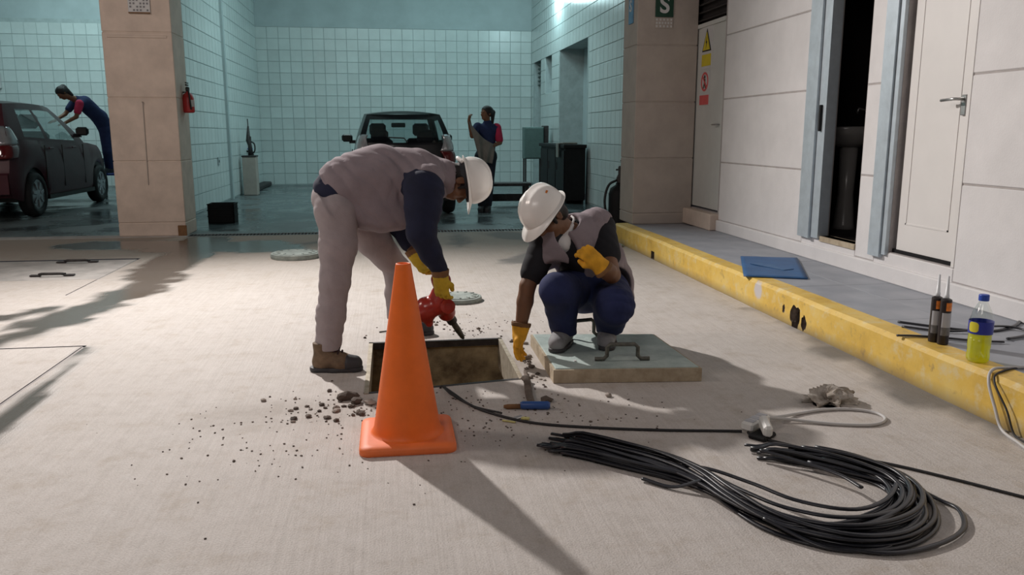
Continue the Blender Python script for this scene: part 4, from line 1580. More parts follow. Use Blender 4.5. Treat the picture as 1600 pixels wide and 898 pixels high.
# electric cabinet, black workbench, bench, trolley extinguisher
t = thing('metal_cabinet', 'green-grey metal cabinet on legs before the right tiled wall', 'cabinet', (2.95, 16.9, 0))
MB().cbox((2.90, 16.9, .99), (.40, .30, .64), bev=.01).build('body', M['cabinet'], t)
MB().cbox((2.90, 16.742, .99), (.37, .016, .60), bev=.004).build('door', M['cabinet'], t)
MB().cbox((3.16, 16.95, .99), (.10, .30, .70), bev=.01).build('side_box', M['iron'], t)
for dx in (-.17, .17):
    for dy in (-.12, .12):
        MB().box(2.90 + dx - .015, 2.90 + dx + .015, 16.9 + dy - .015, 16.9 + dy + .015, 0, .68).build('leg', M['iron'], t)
t = thing('workbench', 'black workbench with closed sides in front of the recessed opening', 'bench', (3.1, 14.9, 0))
MB().cbox((3.07, 14.85, .97), (.40, 2.36, .06), bev=.008).build('top', M['black'], t)
MB().box(2.91, 3.26, 13.72, 15.98, .06, .94).build('body', M['black'], t)
for k in range(3):
    d_ = MB().cbox((2.90, 14.10 + k * .75, .5), (.02, .70, .80), bev=.006).build('door', M['black'], t)
    MB().cbox((2.885, 14.36 + k * .75, .62), (.016, .02, .14)).build('knob', M['iron'], d_)
MB().box(2.92, 2.95, 13.75, 15.95, 0, .06).box(3.21, 3.24, 13.75, 15.95, 0, .06).build('foot', M['black'], t)
t = thing('folded_cloth', 'grey cloth lying on the black workbench', 'cloth', (3.1, 14.1, 1.0))
MB().cbox((3.05, 14.1, 1.018), (.26, .22, .034), bev=.012).cbox((2.85, 14.1, .90), (.015, .2, .24), bev=.005).cbox((2.895, 14.1, 1.014), (.10, .2, .026), bev=.01).build('cloth_sheet', M['towel'], t)
t = thing('low_bench', 'low dark bench beside the standing car washer', 'bench', (1.78, 13.4, 0))
MB().cbox((1.82, 13.4, .37), (.86, .36, .05), bev=.01).build('seat', M['iron'], t)
for dx in (-.36, .36):
    for dy in (-.13, .13):
        MB().box(1.82 + dx - .03, 1.82 + dx + .03, 13.4 + dy - .03, 13.4 + dy + .03, 0, .345).build('leg', M['iron'], t)
MB().box(1.46, 2.18, 13.52, 13.54, .08, .20).build('stretcher', M['iron'], t)
gx, gy = 2.76, 9.80
t = thing('wheeled_extinguisher', 'black cylinder with valve and hose standing beside the right pillar', 'cylinder', (gx, gy, 0))
MB().lathe([(.10, .012), (.125, .03), (.13, .07), (.13, .46), (.11, .53), (.05, .57), (.04, .60)], (gx, gy, 0), 28).build('cylinder', M['black'], t, smooth=True)
MB().lathe([(.13, 0), (.135, .012), (.11, .02)], (gx, gy, 0), 28).build('base', M['iron'], t)
MB().lathe([(.035, .59), (.04, .66), (.02, .70), (.022, .78), (.012, .80)], (gx, gy, 0), 12).cbox((gx + .05, gy, .68), (.12, .03, .03), bev=.008).build('valve', M['iron'], t, smooth=False)
MB().tube(spline([(gx - .03, gy, .63), (gx - .14, gy - .02, .57), (gx - .19, gy - .03, .40), (gx - .17, gy - .04, .20), (gx - .15, gy - .06, .08)], 20), .016, 8).build('hose', M['rubber'], t, smooth=True)
MB().tube([(gx + .12, gy + .1, .05), (gx + .12, gy + .1, .75), (gx - .02, gy + .1, .75)], .012, 8).build('handle', M['iron'], t)
t = thing('wall_box', 'small pale box at the left end of the tiled back wall', 'box', (-8.33, YB - .08, 2.3))
MB().cbox((-8.36, YB - .12, 2.30), (.22, .10, .34), bev=.01).build('body', M['sign_white'], t)
MB().cbox((-8.36, YB - .175, 2.30), (.17, .012, .26), bev=.004).build('lid', M['bay_paint'], t)
t = thing('wall_hook', 'small dark fitting on the right tiled wall', 'hook', (XR - .01, 11.6, .62))
MB().cbox((XR - .015, 11.6, .80), (.02, .10, .05), bev=.005).build('plate', M['iron'], t)
MB().cbox((XR - .03, 11.57, .80), (.04, .02, .02), bev=.004).cbox((XR - .03, 11.63, .80), (.04, .02, .02), bev=.004).build('pin', M['iron'], t)


# ------------------------------------------------------------------ cone
t = thing('traffic_cone', 'orange traffic cone standing in front of the open pit', 'cone', (0.035, 3.13, 0))
cx_, cy_ = 0.035, 3.135
def rrect(hw, hd, r, n=6):
    out = []
    for sx, sy, a0 in ((1, 1, 0), (-1, 1, 90), (-1, -1, 180), (1, -1, 270)):
        for k in range(n + 1):
            a = math.radians(a0 + 90 * k / n)
            out.append((sx * (hw - r) + r * math.cos(a), sy * (hd - r) + r * math.sin(a)))
    return out
v, f = [], []
rings = [(0.182, .035, 0.0), (0.185, .038, .004), (0.185, .038, .022), (0.180, .036, .030), (0.15, .03, .034)]
for hw_, r_, z in rings:
    v += [(cx_ + x, cy_ + y, z) for x, y in rrect(hw_, hw_, r_)]
n_ = 28
for i in range(len(rings) - 1):
    for k in range(n_):
        f.append((i * n_ + k, i * n_ + (k + 1) % n_, (i + 1) * n_ + (k + 1) % n_, (i + 1) * n_ + k))
f.append(tuple((len(rings) - 1) * n_ + k for k in range(n_)))
f.append(tuple(range(n_))[::-1])
autosmooth(mesh_np('base', v, f, M['orange_base'], t, True), 50)
prof = [(.152, .032), (.142, .036), (.135, .046), (.130, .062), (.126, .085)]
prof += [(.126 - (.126 - .030) * k / 14, .085 + (.700 - .085) * k / 14) for k in range(1, 15)]
prof += [(.0285, .706), (.025, .708), (.022, .705), (.020, .68), (.03, .60)]
MB().lathe(prof, (cx_, cy_, 0), 48, capb=False, capt=True).build('body', M['orange'], t, smooth=True)

# ------------------------------------------------------------------ the lifted lid
t = thing('pit_lid', 'thick green-grey concrete lid with two bent bar handles, lying under the squatting worker', 'lid', (1.1, 4.05, 0))
cor = [(0.752, 3.760), (1.478, 3.690), (1.460, 4.385), (0.760, 4.480)]
def ring(pts, ins, z):
    c = np.mean(np.array(pts), 0)
    return [(x + (c[0] - x) / abs(c[0] - x) * ins, y + (c[1] - y) / abs(c[1] - y) * ins, z) for x, y in pts]
v = ring(cor, 0, .002) + ring(cor, 0, .068)
MB().add(v, [(3, 2, 1, 0), (4, 5, 6, 7), (0, 1, 5, 4), (1, 2, 6, 5), (2, 3, 7, 6), (3, 0, 4, 7)]).build('frame', M['lid_edge'], t, label='worn tan edge of the lid')
v = ring(cor, .012, .066) + ring(cor, .012, .0715) + ring(cor, .016, .0735)
MB().add(v, [(0, 1, 5, 4), (1, 2, 6, 5), (2, 3, 7, 6), (3, 0, 4, 7), (4, 5, 9, 8), (5, 6, 10, 9), (6, 7, 11, 10), (7, 4, 8, 11), (8, 9, 10, 11)]).build('slab', M['lid'], t, label='green-grey slab surface')
def handle(a, b, zb, hgt, par, name='handle', r=.0105, leg=.06, m=None):
    a, b = np.array(a), np.array(b)
    d = (b - a) / np.linalg.norm(b - a)
    p0, p1 = a - d * leg, b + d * leg
    e = .016
    z = zb
    pts = [(*p0, z + r), (*(a - d * e), z + r), (*a, z + r + e), (*a, z + hgt - e), (*(a + d * e), z + hgt), (*(b - d * e), z + hgt), (*b, z + hgt - e), (*b, z + r + e), (*(b + d * e), z + r), (*p1, z + r)]
    return MB().tube(pts, r, 10).build(name, m or M['rebar'], par, smooth=True)
handle((1.045, 3.865), (1.20, 3.850), .0735, .085, t)
handle((0.975, 4.33), (1.10, 4.36), .0735, .10, t, leg=.05)
# little white scrap on the lid
single('paper_scrap', MB().cbox((.885, 3.875, .0775), (.012, .014, .006), bev=.002), M['mask'], 'tiny white scrap lying on the lid by the grey shoe', 'scrap', (.885, 3.875, .0745))

# ------------------------------------------------------------------ covers in the ground
t = thing('tank_cover', 'rectangular concrete cover with two dark handles, set in the forecourt', 'cover', (-3.125, 7.735, 0))
MB().cbox((-3.125, 7.742, -.048), (1.335, 1.105, .086), bev=.006).build('slab', M['cover'], t)
for (xa, xb, y, zd) in ((-2.99, -2.78, 7.38, 1), (-3.06, -2.84, 8.14, 1)):
    hb = MB()
    hb.cbox((xa - .03, y, .005), (.085, .05, .012), bev=.004).cbox((xb + .03, y, .005), (.085, .05, .012), bev=.004)
    pl = hb.build('handle_plate', M['iron'], t)
    MB().tube([(xa, y, .012), (xa + .03, y - .03, .022), (xb - .03, y - .03, .022), (xb, y, .012)], .012, 8).build('handle', M['iron'], pl, smooth=True)
def manhole(label, x, y, r, z):
    t = thing('manhole_cover', label, 'cover', (x, y, 0))
    MB().lathe([(r, -.01), (r + .004, z * .5), (r, z), (r - .012, z + .003)], (x, y, 0), 48).build('rim', M['manhole'], t, smooth=False)
    MB().lathe([(r - .02, z), (r - .022, z + .008), (r * .5, z + .010), (0.004, z + .010)], (x, y, 0), 48).build('plate', M['manhole'], t)
    nb = MB()
    for k in range(12):
        a = k * math.tau / 12
        nb.cbox((x + math.cos(a) * r * .72, y + math.sin(a) * r * .72, z + .011), (.03, .012, .006), Matrix.Rotation(a, 3, 'Z'))
    nb.build('stud', M['manhole'], t)
manhole('round iron manhole cover beyond the stooping worker, to his left', -.95, 8.16, .235, .045)
manhole('round iron cover between the two workers, partly behind the red tool', .46, 5.84, .165, .030)

manhole('small round cover against the far end of the yellow kerb, behind the squatting worker', 2.27, 8.50, .17, .02)

# ------------------------------------------------------------------ cable bundle
def bundle():
    t = thing('cable_bundle', 'large bundle of flat black cables laid in a hook on the concrete', 'cable', (1.2, 2.5, 0))
    cl = np.array([(0.56, 2.985), (0.69, 2.90), (0.80, 2.80), (0.93, 2.665), (1.02, 2.53), (1.075, 2.37), (1.15, 2.21), (1.28, 2.11), (1.43, 2.105), (1.58, 2.18), (1.67, 2.31), (1.68, 2.45), (1.61, 2.57), (1.52, 2.66), (1.42, 2.735), (1.30, 2.79)])
    NP = 90
    c = spline(np.c_[cl, np.zeros(len(cl))], NP)
    u = np.linspace(0, 1, NP)
    tg = np.gradient(c, axis=0)
    tg /= np.linalg.norm(tg, axis=1)[:, None]
    nr = np.stack([-tg[:, 1], tg[:, 0], 0 * u], 1)
    wid = np.interp(u, [0, .08, .18, .30, .42, .55, .68, .80, .90, 1], [.105, .095, .085, .055, .085, .10, .085, .075, .06, .05])
    K = 26
    for k in range(K):
        r = random.Random(100 + k)
        a0, a1, a2, a3 = [r.uniform(-1, 1) for _ in range(4)]
        if k % 2:
            a1 = -a0 * .9
        lat = np.interp(u, [0, .22, .32, .55, .8, 1], [a0, a0 * .8, a1 * .6, a2, a3 * .9, a3])
        ker = np.ones(13) / 13
        lat = np.convolve(np.pad(lat, 6, mode='edge'), ker, mode='valid')
        lat = lat + .12 * np.sin(u * r.uniform(6, 14) + r.uniform(0, 6))
        lay = (k % 5) * .0085 + .0075
        ends = np.clip(np.minimum(u, 1 - u) / .05, .55, 1)
        z = lay * (1 + .25 * np.sin(u * 9 + k)) * ends
        z = np.maximum(z, .0072)
        p = c + nr * (lat * wid)[:, None]
        p[:, 2] = z
        s0 = int(r.uniform(0, 5))
        s1 = NP - int(r.uniform(0, 14))
        if k < 4:
            s1 = NP - 22 - 5 * k
        MB().tube(p[s0:s1], .0088, 8, flat=.62).build('cable_strand', M['cable'], t, smooth=True)
    # loose outer strands
    for pts in ([(1.20, 2.085), (1.38, 2.0), (1.55, 2.02), (1.70, 2.10), (1.775, 2.22), (1.76, 2.30), (1.69, 2.37)],
                [(0.90, 2.70), (1.05, 2.60), (1.17, 2.45), (1.26, 2.30), (1.40, 2.215), (1.54, 2.26), (1.66, 2.38), (1.70, 2.49), (1.62, 2.62)],
                [(1.33, 2.72), (1.42, 2.60), (1.50, 2.47), (1.52, 2.36)],
                [(0.84, 2.60), (0.92, 2.52), (1.01, 2.49)],
                [(1.10, 2.20), (1.22, 2.06), (1.36, 2.02), (1.44, 2.05)]):
        p = spline([(x, y, .010 + (.03 if 1.0 < x < 1.7 and y > 2.15 else 0)) for x, y in pts], 50)
        MB().tube(p, .0088, 8, flat=.62).build('cable_strand', M['cable'], t, smooth=True)
bundle()

# ------------------------------------------------------------------ extension cord with its socket block
t = thing('extension_socket', 'white multi-outlet socket block with a looped pale cable', 'socket', (1.46, 2.99, 0))
R1 = Matrix.Rotation(math.radians(38), 3, 'Z')
MB().cbox((1.455, 3.03, .030), (.16, .052, .036), R1, .007).build('housing', M['white_plastic'], t)
fc = MB()
for k in (-1, 0, 1):
    fc.cbox(Vector((1.455, 3.03, .049)) + R1 @ Vector((k * .046, 0, 0)), (.034, .040, .004), R1, .001)
fc.build('outlet', M['label_grey'], t)
R2 = Matrix.Rotation(math.radians(78), 3, 'Z') @ Matrix.Rotation(math.radians(-10), 3, 'Y')
MB().cbox((1.455, 2.94, .045), (.105, .036, .050), R2, .010).build('plug', M['white_plastic'], t)
MB().cbox((1.44, 2.935, .010), (.10, .075, .02), R1, .006).build('foot', M['black'], t)
lp_ = [(1.515, 3.07, .028), (1.58, 3.10, .02), (1.70, 3.16, .008), (1.85, 3.195, .007), (1.98, 3.18, .007), (2.05, 3.12, .007), (2.04, 3.04, .007), (1.95, 2.99, .007), (1.80, 3.02, .007), (1.64, 3.085, .012), (1.53, 3.075, .03)]
MB().tube(spline(lp_, 90), .0068, 10).build('cable', M['cable_white'], t, smooth=True)
t = thing('power_cable', 'thin dark power cord running from the pit to the socket block', 'cord', (.8, 3.2, 0))
p = spline([(.20, 3.72, -.12), (.205, 3.765, .006), (.245, 3.66, .006), (.30, 3.53, .006), (.381, 3.386, .006), (.552, 3.224, .006), (.802, 3.126, .006), (1.08, 3.056, .006), (1.284, 3.019, .006), (1.38, 2.995, .008)], 100)
MB().tube(p[:], .0058, 8).build('cable', M['rubber'], t, smooth=True)
MB().tube(spline([(.222, 3.73, .016), (.262, 3.63, .012), (.33, 3.47, .006), (.44, 3.325, .018)], 40), .005, 8).build('cable', M['rubber'], t, smooth=True)
t = thing('power_cable', 'dark cord from the socket block passing behind the bundle to the kerb', 'cord', (1.7, 2.6, 0))
MB().tube(spline([(1.40, 2.98, .008), (1.40, 2.93, .007), (1.455, 2.885, .006), (1.545, 2.79, .006), (1.656, 2.70, .006), (1.793, 2.59, .006), (1.93, 2.44, .006), (2.06, 2.28, .006), (2.22, 2.10, .006)], 90), .0055, 8).build('cable', M['rubber'], t, smooth=True)
# wires hanging over the kerb
t = thing('wire_loop', 'pale wire looped over the kerb below the bottle', 'wire', (2.42, 2.9, 0))
MB().tube(spline([(2.92, 2.98, .2065), (2.75, 3.04, .2065), (2.60, 3.05, .208), (2.50, 3.02, .212), (2.456, 2.98, .17), (2.448, 2.92, .08), (2.44, 2.86, .008), (2.40, 2.72, .007), (2.36, 2.56, .007), (2.32, 2.35, .007)], 90), .0065, 8).build('cable', M['cable_white'], t, smooth=True)
t = thing('wire_loop', 'dark thin wire hanging down the kerb face', 'wire', (2.42, 2.8, 0))
MB().tube(spline([(2.95, 3.02, .204), (2.70, 3.06, .204), (2.52, 3.00, .206), (2.458, 2.95, .18), (2.452, 2.86, .09), (2.448, 2.80, .008), (2.43, 2.70, .005), (2.38, 2.50, .005)], 70), .0042, 8).build('cable', M['rubber'], t, smooth=True)

# ------------------------------------------------------------------ tools and scraps by the pit
t = thing('chisel', 'steel chisel with a blue grip lying in front of the pit', 'chisel', (.57, 3.41, 0))
MB().tube([(.462, 3.425, .012), (.48, 3.422, .012), (.56, 3.410, .014)], [.007, .011, .011], 10).build('shank', M['cuff'], t, smooth=True)
MB().tube([(.535, 3.413, .018), (.545, 3.412, .0185), (.655, 3.395, .0185), (.664, 3.394, .018)], [.014, .018, .018, .014], 14).build('grip', M['blue_grip'], t, smooth=True)
t = thing('muddy_strap', 'dark muddy strap hanging from the pit corner to the blue chisel', 'strap', (.6, 3.6, 0))
MB().tube(spline([(.645, 3.95, .010), (.635, 3.86, .012), (.622, 3.80, .022), (.618, 3.72, .016), (.605, 3.62, .012), (.595, 3.52, .014), (.590, 3.44, .020)], 40), [.010] * 12 + [.024, .026, .024] + [.017] * 25, 8, flat=.55).build('webbing', M['chip'], t, smooth=True)
t = thing('wrapper_scrap', 'crumpled yellow and silver wrapper beside the blue chisel', 'wrapper', (.49, 3.28, 0))
MB().cbox((.505, 3.295, .006), (.05, .018, .006), Matrix.Rotation(.6, 3, 'Z') @ Matrix.Rotation(.2, 3, 'X'), .002).build('foil_piece', M['foil'], t)
MB().cbox((.535, 3.275, .007), (.035, .022, .008), Matrix.Rotation(-.3, 3, 'Z'), .002).build('yellow_piece', M['yellow_bits'], t)
MB().cbox((.462, 3.258, .004), (.06, .012, .006), Matrix.Rotation(-.55, 3, 'Z'), .002).build('yellow_piece', M['yellow_bits'], t)

def lump(name, c, r, seed, m, rough=.6, sub=3, flat_base=True):
    bm = bmesh.new()
    bmesh.ops.create_icosphere(bm, subdivisions=sub, radius=1)
    V = np.array([v.co[:] for v in bm.verts])
    k = 1 + (fbm(V + seed * 3.1, 1.6, seed, 3) - .5) * rough * 2
    V = V * k[:, None] * np.array(r) + np.array(c)
    if flat_base:
        V[:, 2] = np.maximum(V[:, 2], .001)
    F = [tuple(v.index for v in f.verts) for f in bm.faces]
    bm.free()
    return V, F

# dirty crumpled rag
t = thing('crumpled_rag', 'crumpled dirty rag lying on the concrete near the kerb', 'rag', (1.93, 3.31, 0))
bm = bmesh.new()
bmesh.ops.create_icosphere(bm, subdivisions=5, radius=1)
V = np.array([v.co[:] for v in bm.verts])
rg = np.abs(fbm(V + 4, 1.35, 5, 2) - .5) * 2
k = 1.2 - rg * 2.0 + (fbm(V, 4, 8, 2) - .5) * .2
V = V * k[:, None] * np.array((.115, .085, .062)) + np.array((1.935, 3.31, .010))
V[:, 2] = np.maximum(V[:, 2], .001)
F = [tuple(v.index for v in f.verts) for f in bm.faces]
bm.free()
mesh_np('cloth_body', V, F, M['rag'], t, False)
MB().tube([(1.83, 3.335, .006), (1.865, 3.32, .022), (1.885, 3.30, .01)], [.004, .012, .008], 6, flat=.4).build('frayed_end', M['iron'], t)

# ------------------------------------------------------------------ on the walk
t = thing('blue_mat', 'flat blue vinyl sleeve lying across kerb and walk', 'mat', (2.83, 5.75, .2))
q = [(2.797, 6.27), (3.215, 6.13), (2.83, 5.225), (2.435, 5.39)]
v, f = [], []
nu, nv = 12, 16
for i in range(nu + 1):
    for j in range(nv + 1):
        a, b_ = i / nu, j / nv
        x = (1 - a) * ((1 - b_) * q[0][0] + b_ * q[3][0]) + a * ((1 - b_) * q[1][0] + b_ * q[2][0])
        y = (1 - a) * ((1 - b_) * q[0][1] + b_ * q[3][1]) + a * ((1 - b_) * q[1][1] + b_ * q[2][1])
        v.append((x, y, .209 + .006 * fbm(np.array([[x, y, 0]]), 5, 3, 2)[0]))
for i in range(nu):
    for j in range(nv):
        a = i * (nv + 1) + j
        f.append((a, a + 1, a + nv + 2, a + nv + 1))
so = mesh_np('sheet', v, f, M['blue_mat'], t, True)
md = so.modifiers.new('thick', 'SOLIDIFY')
md.thickness = .008
md.offset = -1
MB().cbox((2.80, 5.72, .2155), (.10, .34, .003), Matrix.Rotation(.35, 3, 'Z')).build('worn_print', M['blue_print'], t)

def cartridge(label, x, y, zr):
    t = thing('sealant_cartridge', label, 'cartridge', (x, y, .202), 0, 'sealant cartridges on the kerb')
    c = (x, y, .2025)
    R = Matrix.Rotation(zr, 3, 'Z')
    MB().lathe([(.024, 0), (.0255, .003), (.0255, .212), (.024, .218), (.012, .224)], c, 28, R).build('tube', M['cart'], t, smooth=False)
    def band(name, z0, z1, a0, a1, m, r=.0262):
        v, f = [], []
        for k in range(17):
            a = a0 + (a1 - a0) * k / 16
            for z in (z0, z1):
                v.append((x + r * math.cos(a), y + r * math.sin(a), .2025 + z))
        for k in range(16):
            f.append((2 * k, 2 * k + 2, 2 * k + 3, 2 * k + 1))
        return mesh_np(name, v, f, m, t, True)
    fa = -math.pi / 2 - .25 + zr          # towards the forecourt side
    lab = band('label_panel', .045, .155, fa - 1.1, fa + 1.1, M['label_grey'])
    lab['label'] = 'pale grey label'
    band('label_panel', .045, .085, fa - 1.1, fa + 1.1, M['label_dark'], .0265)
    band('label_panel', .165, .205, fa - .5, fa + .7, M['label_orange'])
    MB().lathe([(.011, .222), (.011, .240), (.0095, .242), (.0045, .330), (.003, .330)], c, 16).build('nozzle', M['nozzle'], t, smooth=True)
cartridge('left one of the two dark sealant cartridges standing on the kerb', 2.588, 3.533, 0)
cartridge('right one of the two dark sealant cartridges, nearer the bottle', 2.598, 3.481, .2)

# soda bottle
bx, by = 2.556, 3.185
t = thing('soda_bottle', 'half-full plastic soda bottle of yellow-green drink with a blue cap', 'bottle', (bx, by, .202))
z0 = .2025
KR, KZ = 1.36, 1.19
pr = [(.020, .002), (.030, .0), (.034, .006), (.035, .02), (.033, .045), (.035, .06), (.0345, .10), (.036, .108), (.036, .155), (.0335, .165), (.026, .195), (.017, .215), (.0135, .225), (.0135, .240)]
MB().lathe([(r * KR, z * KZ) for r, z in pr], (bx, by, z0), 36, capb=True, capt=False).build('body', M['bottle'], t, smooth=True)
MB().lathe([(r * KR, z * KZ) for r, z in ((.018, .004), (.029, .002), (.033, .008), (.034, .02), (.032, .045), (.034, .06), (.0335, .104))], (bx, by, z0), 36).build('drink', M['drink'], t, smooth=True)
MB().lathe([(.0366 * KR, .108 * KZ), (.0366 * KR, .155 * KZ)], (bx, by, z0), 36, capb=False, capt=False).build('label_band', M['label_blue'], t, smooth=True)
v, f = [], []
for k in range(13):
    a = -3.30 + k * .075
    hh = .019 * math.sqrt(max(0.12, 1 - ((k - 6) / 6.5) ** 4))
    for z in (.134 - hh, .134 + hh):
        v.append((bx + .0371 * KR * math.cos(a), by + .0371 * KR * math.sin(a), z0 + z * KZ))
for k in range(12):
    f.append((2 * k, 2 * k + 2, 2 * k + 3, 2 * k + 1))
mesh_np('label_patch', v, f, M['label_yellow'], t, True)
MB().lathe([(r * KR, z * KZ) for r, z in ((.0155, .230), (.0158, .232), (.0158, .250), (.014, .253))], (bx, by, z0), 24).build('cap', M['cap_blue'], t)

# offcuts of black strip lying behind the cartridges
for lab, pts in (('black cable offcut with curled end lying behind the bottle', [(2.66, 3.93, .207), (2.78, 3.80, .207), (2.90, 3.70, .207), (3.03, 3.67, .207), (3.20, 3.75, .207), (3.31, 3.84, .207)]),
                 ('black cable offcut bent round behind the cartridges', [(2.61, 3.82, .209), (2.74, 3.70, .209), (2.86, 3.66, .216), (3.0, 3.70, .222), (3.14, 3.70, .216), (3.17, 3.62, .209), (3.08, 3.54, .209), (2.96, 3.50, .209)]),
                 ('short black cable offcut overhanging the kerb edge', [(2.465, 3.64, .2095), (2.56, 3.62, .209), (2.66, 3.57, .209), (2.78, 3.49, .209), (2.90, 3.45, .209)])):
    b_ = MB().tube(spline(pts, 50), .0095, 8, flat=.6)
    single('cable_offcut', b_, M['cable'], lab, 'cable', (pts[0][0], pts[0][1], .2), 'cable offcuts on the walk', True)

# ------------------------------------------------------------------ debris round the pit
stone_me = []
for k in range(6):
    V, F = lump('chip', (0, 0, 0), (1, 1, .75), 20 + k, None, .55, 2, False)
    me_ = bpy.data.meshes.new('concrete_chip')
    me_.from_pydata(V.tolist(), [], F)
    me_.materials.append(M['chip'])
    stone_me.append(me_)
def free(x, y):
    if PIT[0] - .03 < x < PIT[1] + .03 and PIT[2] - .1 < y < PIT[3] + .02:
        return False
    if abs(x - .035) < .20 and abs(y - 3.135) < .20:
        return False
    if .72 < x < 1.51 and 3.6 < y < 4.52:
        return False
    if -.46 < x < -.17 and 4.05 < y < 4.26:
        return False
    if -.05 < x < .32 and 4.72 < y < 4.95:
        return False
    return True
nchip = 0
def chip(x, y, s, pale=False):
    global nchip
    o = bpy.data.objects.new('concrete_chip', stone_me[nchip % 6])
    nchip += 1
    C.objects.link(o)
    o.location = (x, y, s * .35)
    o.scale = (s * random.uniform(.8, 1.3), s * random.uniform(.7, 1.1), s * random.uniform(.5, .8))
    o.rotation_euler = (0, 0, random.uniform(0, 6.28))
    if pale:
        o.material_slots[0].link = 'OBJECT'
        o.material_slots[0].material = M['chip_pale']
    return o
spots = []
def scatter(n, cx, cy, sx, sy, s0, s1):
    k = 0
    while k < n:
        x, y = random.gauss(cx, sx), random.gauss(cy, sy)
        if free(x, y):
            spots.append((x, y, random.uniform(s0, s1) * random.uniform(.5, 1)))
            k += 1
scatter(40, -.32, 3.54, .14, .12, .006, .020)
scatter(34, .45, 4.93, .30, .12, .005, .014)
scatter(30, .70, 4.15, .05, .22, .006, .02)
scatter(26, .55, 3.35, .28, .20, .003, .009)
scatter(26, -.45, 3.25, .35, .35, .003, .009)
spots.sort(key=lambda p: -p[2])
for i, (x, y, s) in enumerate(spots):
    o = chip(x, y, s, i % 3 == 0)
    where = 'near the pit'
    if x < PIT[0]:
        where = 'left of the pit and cone'
    elif y > PIT[3]:
        where = 'beyond the back edge of the pit'
    elif x > PIT[1] and y > 3.75:
        where = 'between the pit and the lifted lid'
    else:
        where = 'in front of the pit, right of the cone'
    props(o, 'small dark chip of broken concrete ' + where, 'chip', 'broken concrete chips ' + where)
for x, y, s, lab in ((-.225, 3.665, .040, 'largest concrete lump at the near left corner of the pit'), (-.185, 3.60, .034, 'dark rounded lump between the cone and the pit corner'),
                     (.668, 3.50, .030, 'brown flat lump of concrete beside the blue chisel'), (.70, 4.22, .024, 'grey lump against the left edge of the lid'),
                     (.965, 3.53, .020, 'dark lump on the bright patch in front of the lid'), (-.12, 3.58, .028, 'pale lump behind the left side of the cone')):
    props(chip(x, y, s, s < .03), lab, 'lump')
# fine dust and grit
gr = MB()
for k in range(480):
    a, b_ = random.choice(((-.35, 3.45), (.45, 4.95), (.55, 3.3), (-.4, 3.1), (.15, 3.55)))
    x, y = random.gauss(a, .3), random.gauss(b_, .22)
    if not free(x, y):
        continue
    s = random.uniform(.0012, .0042)
    gr.cbox((x, y, s * .4), (s * 2, s * 1.5, s), Matrix.Rotation(random.uniform(0, 3), 3, 'Z'))
props(gr.build('concrete_grit', M['chip']), 'fine dark grit sprinkled round the pit and cone', 'grit', None, 'stuff')
# thin twig of wire by the left boot
single('wire_twig', MB().tube([(-.10, 4.93, .004), (-.02, 4.95, .007), (.03, 4.90, .004)], .004, 6), M['iron'], 'short dark wire lying behind the back edge of the pit', 'wire', (-.10, 4.93, 0))


# ------------------------------------------------------------------ people
A = np.array


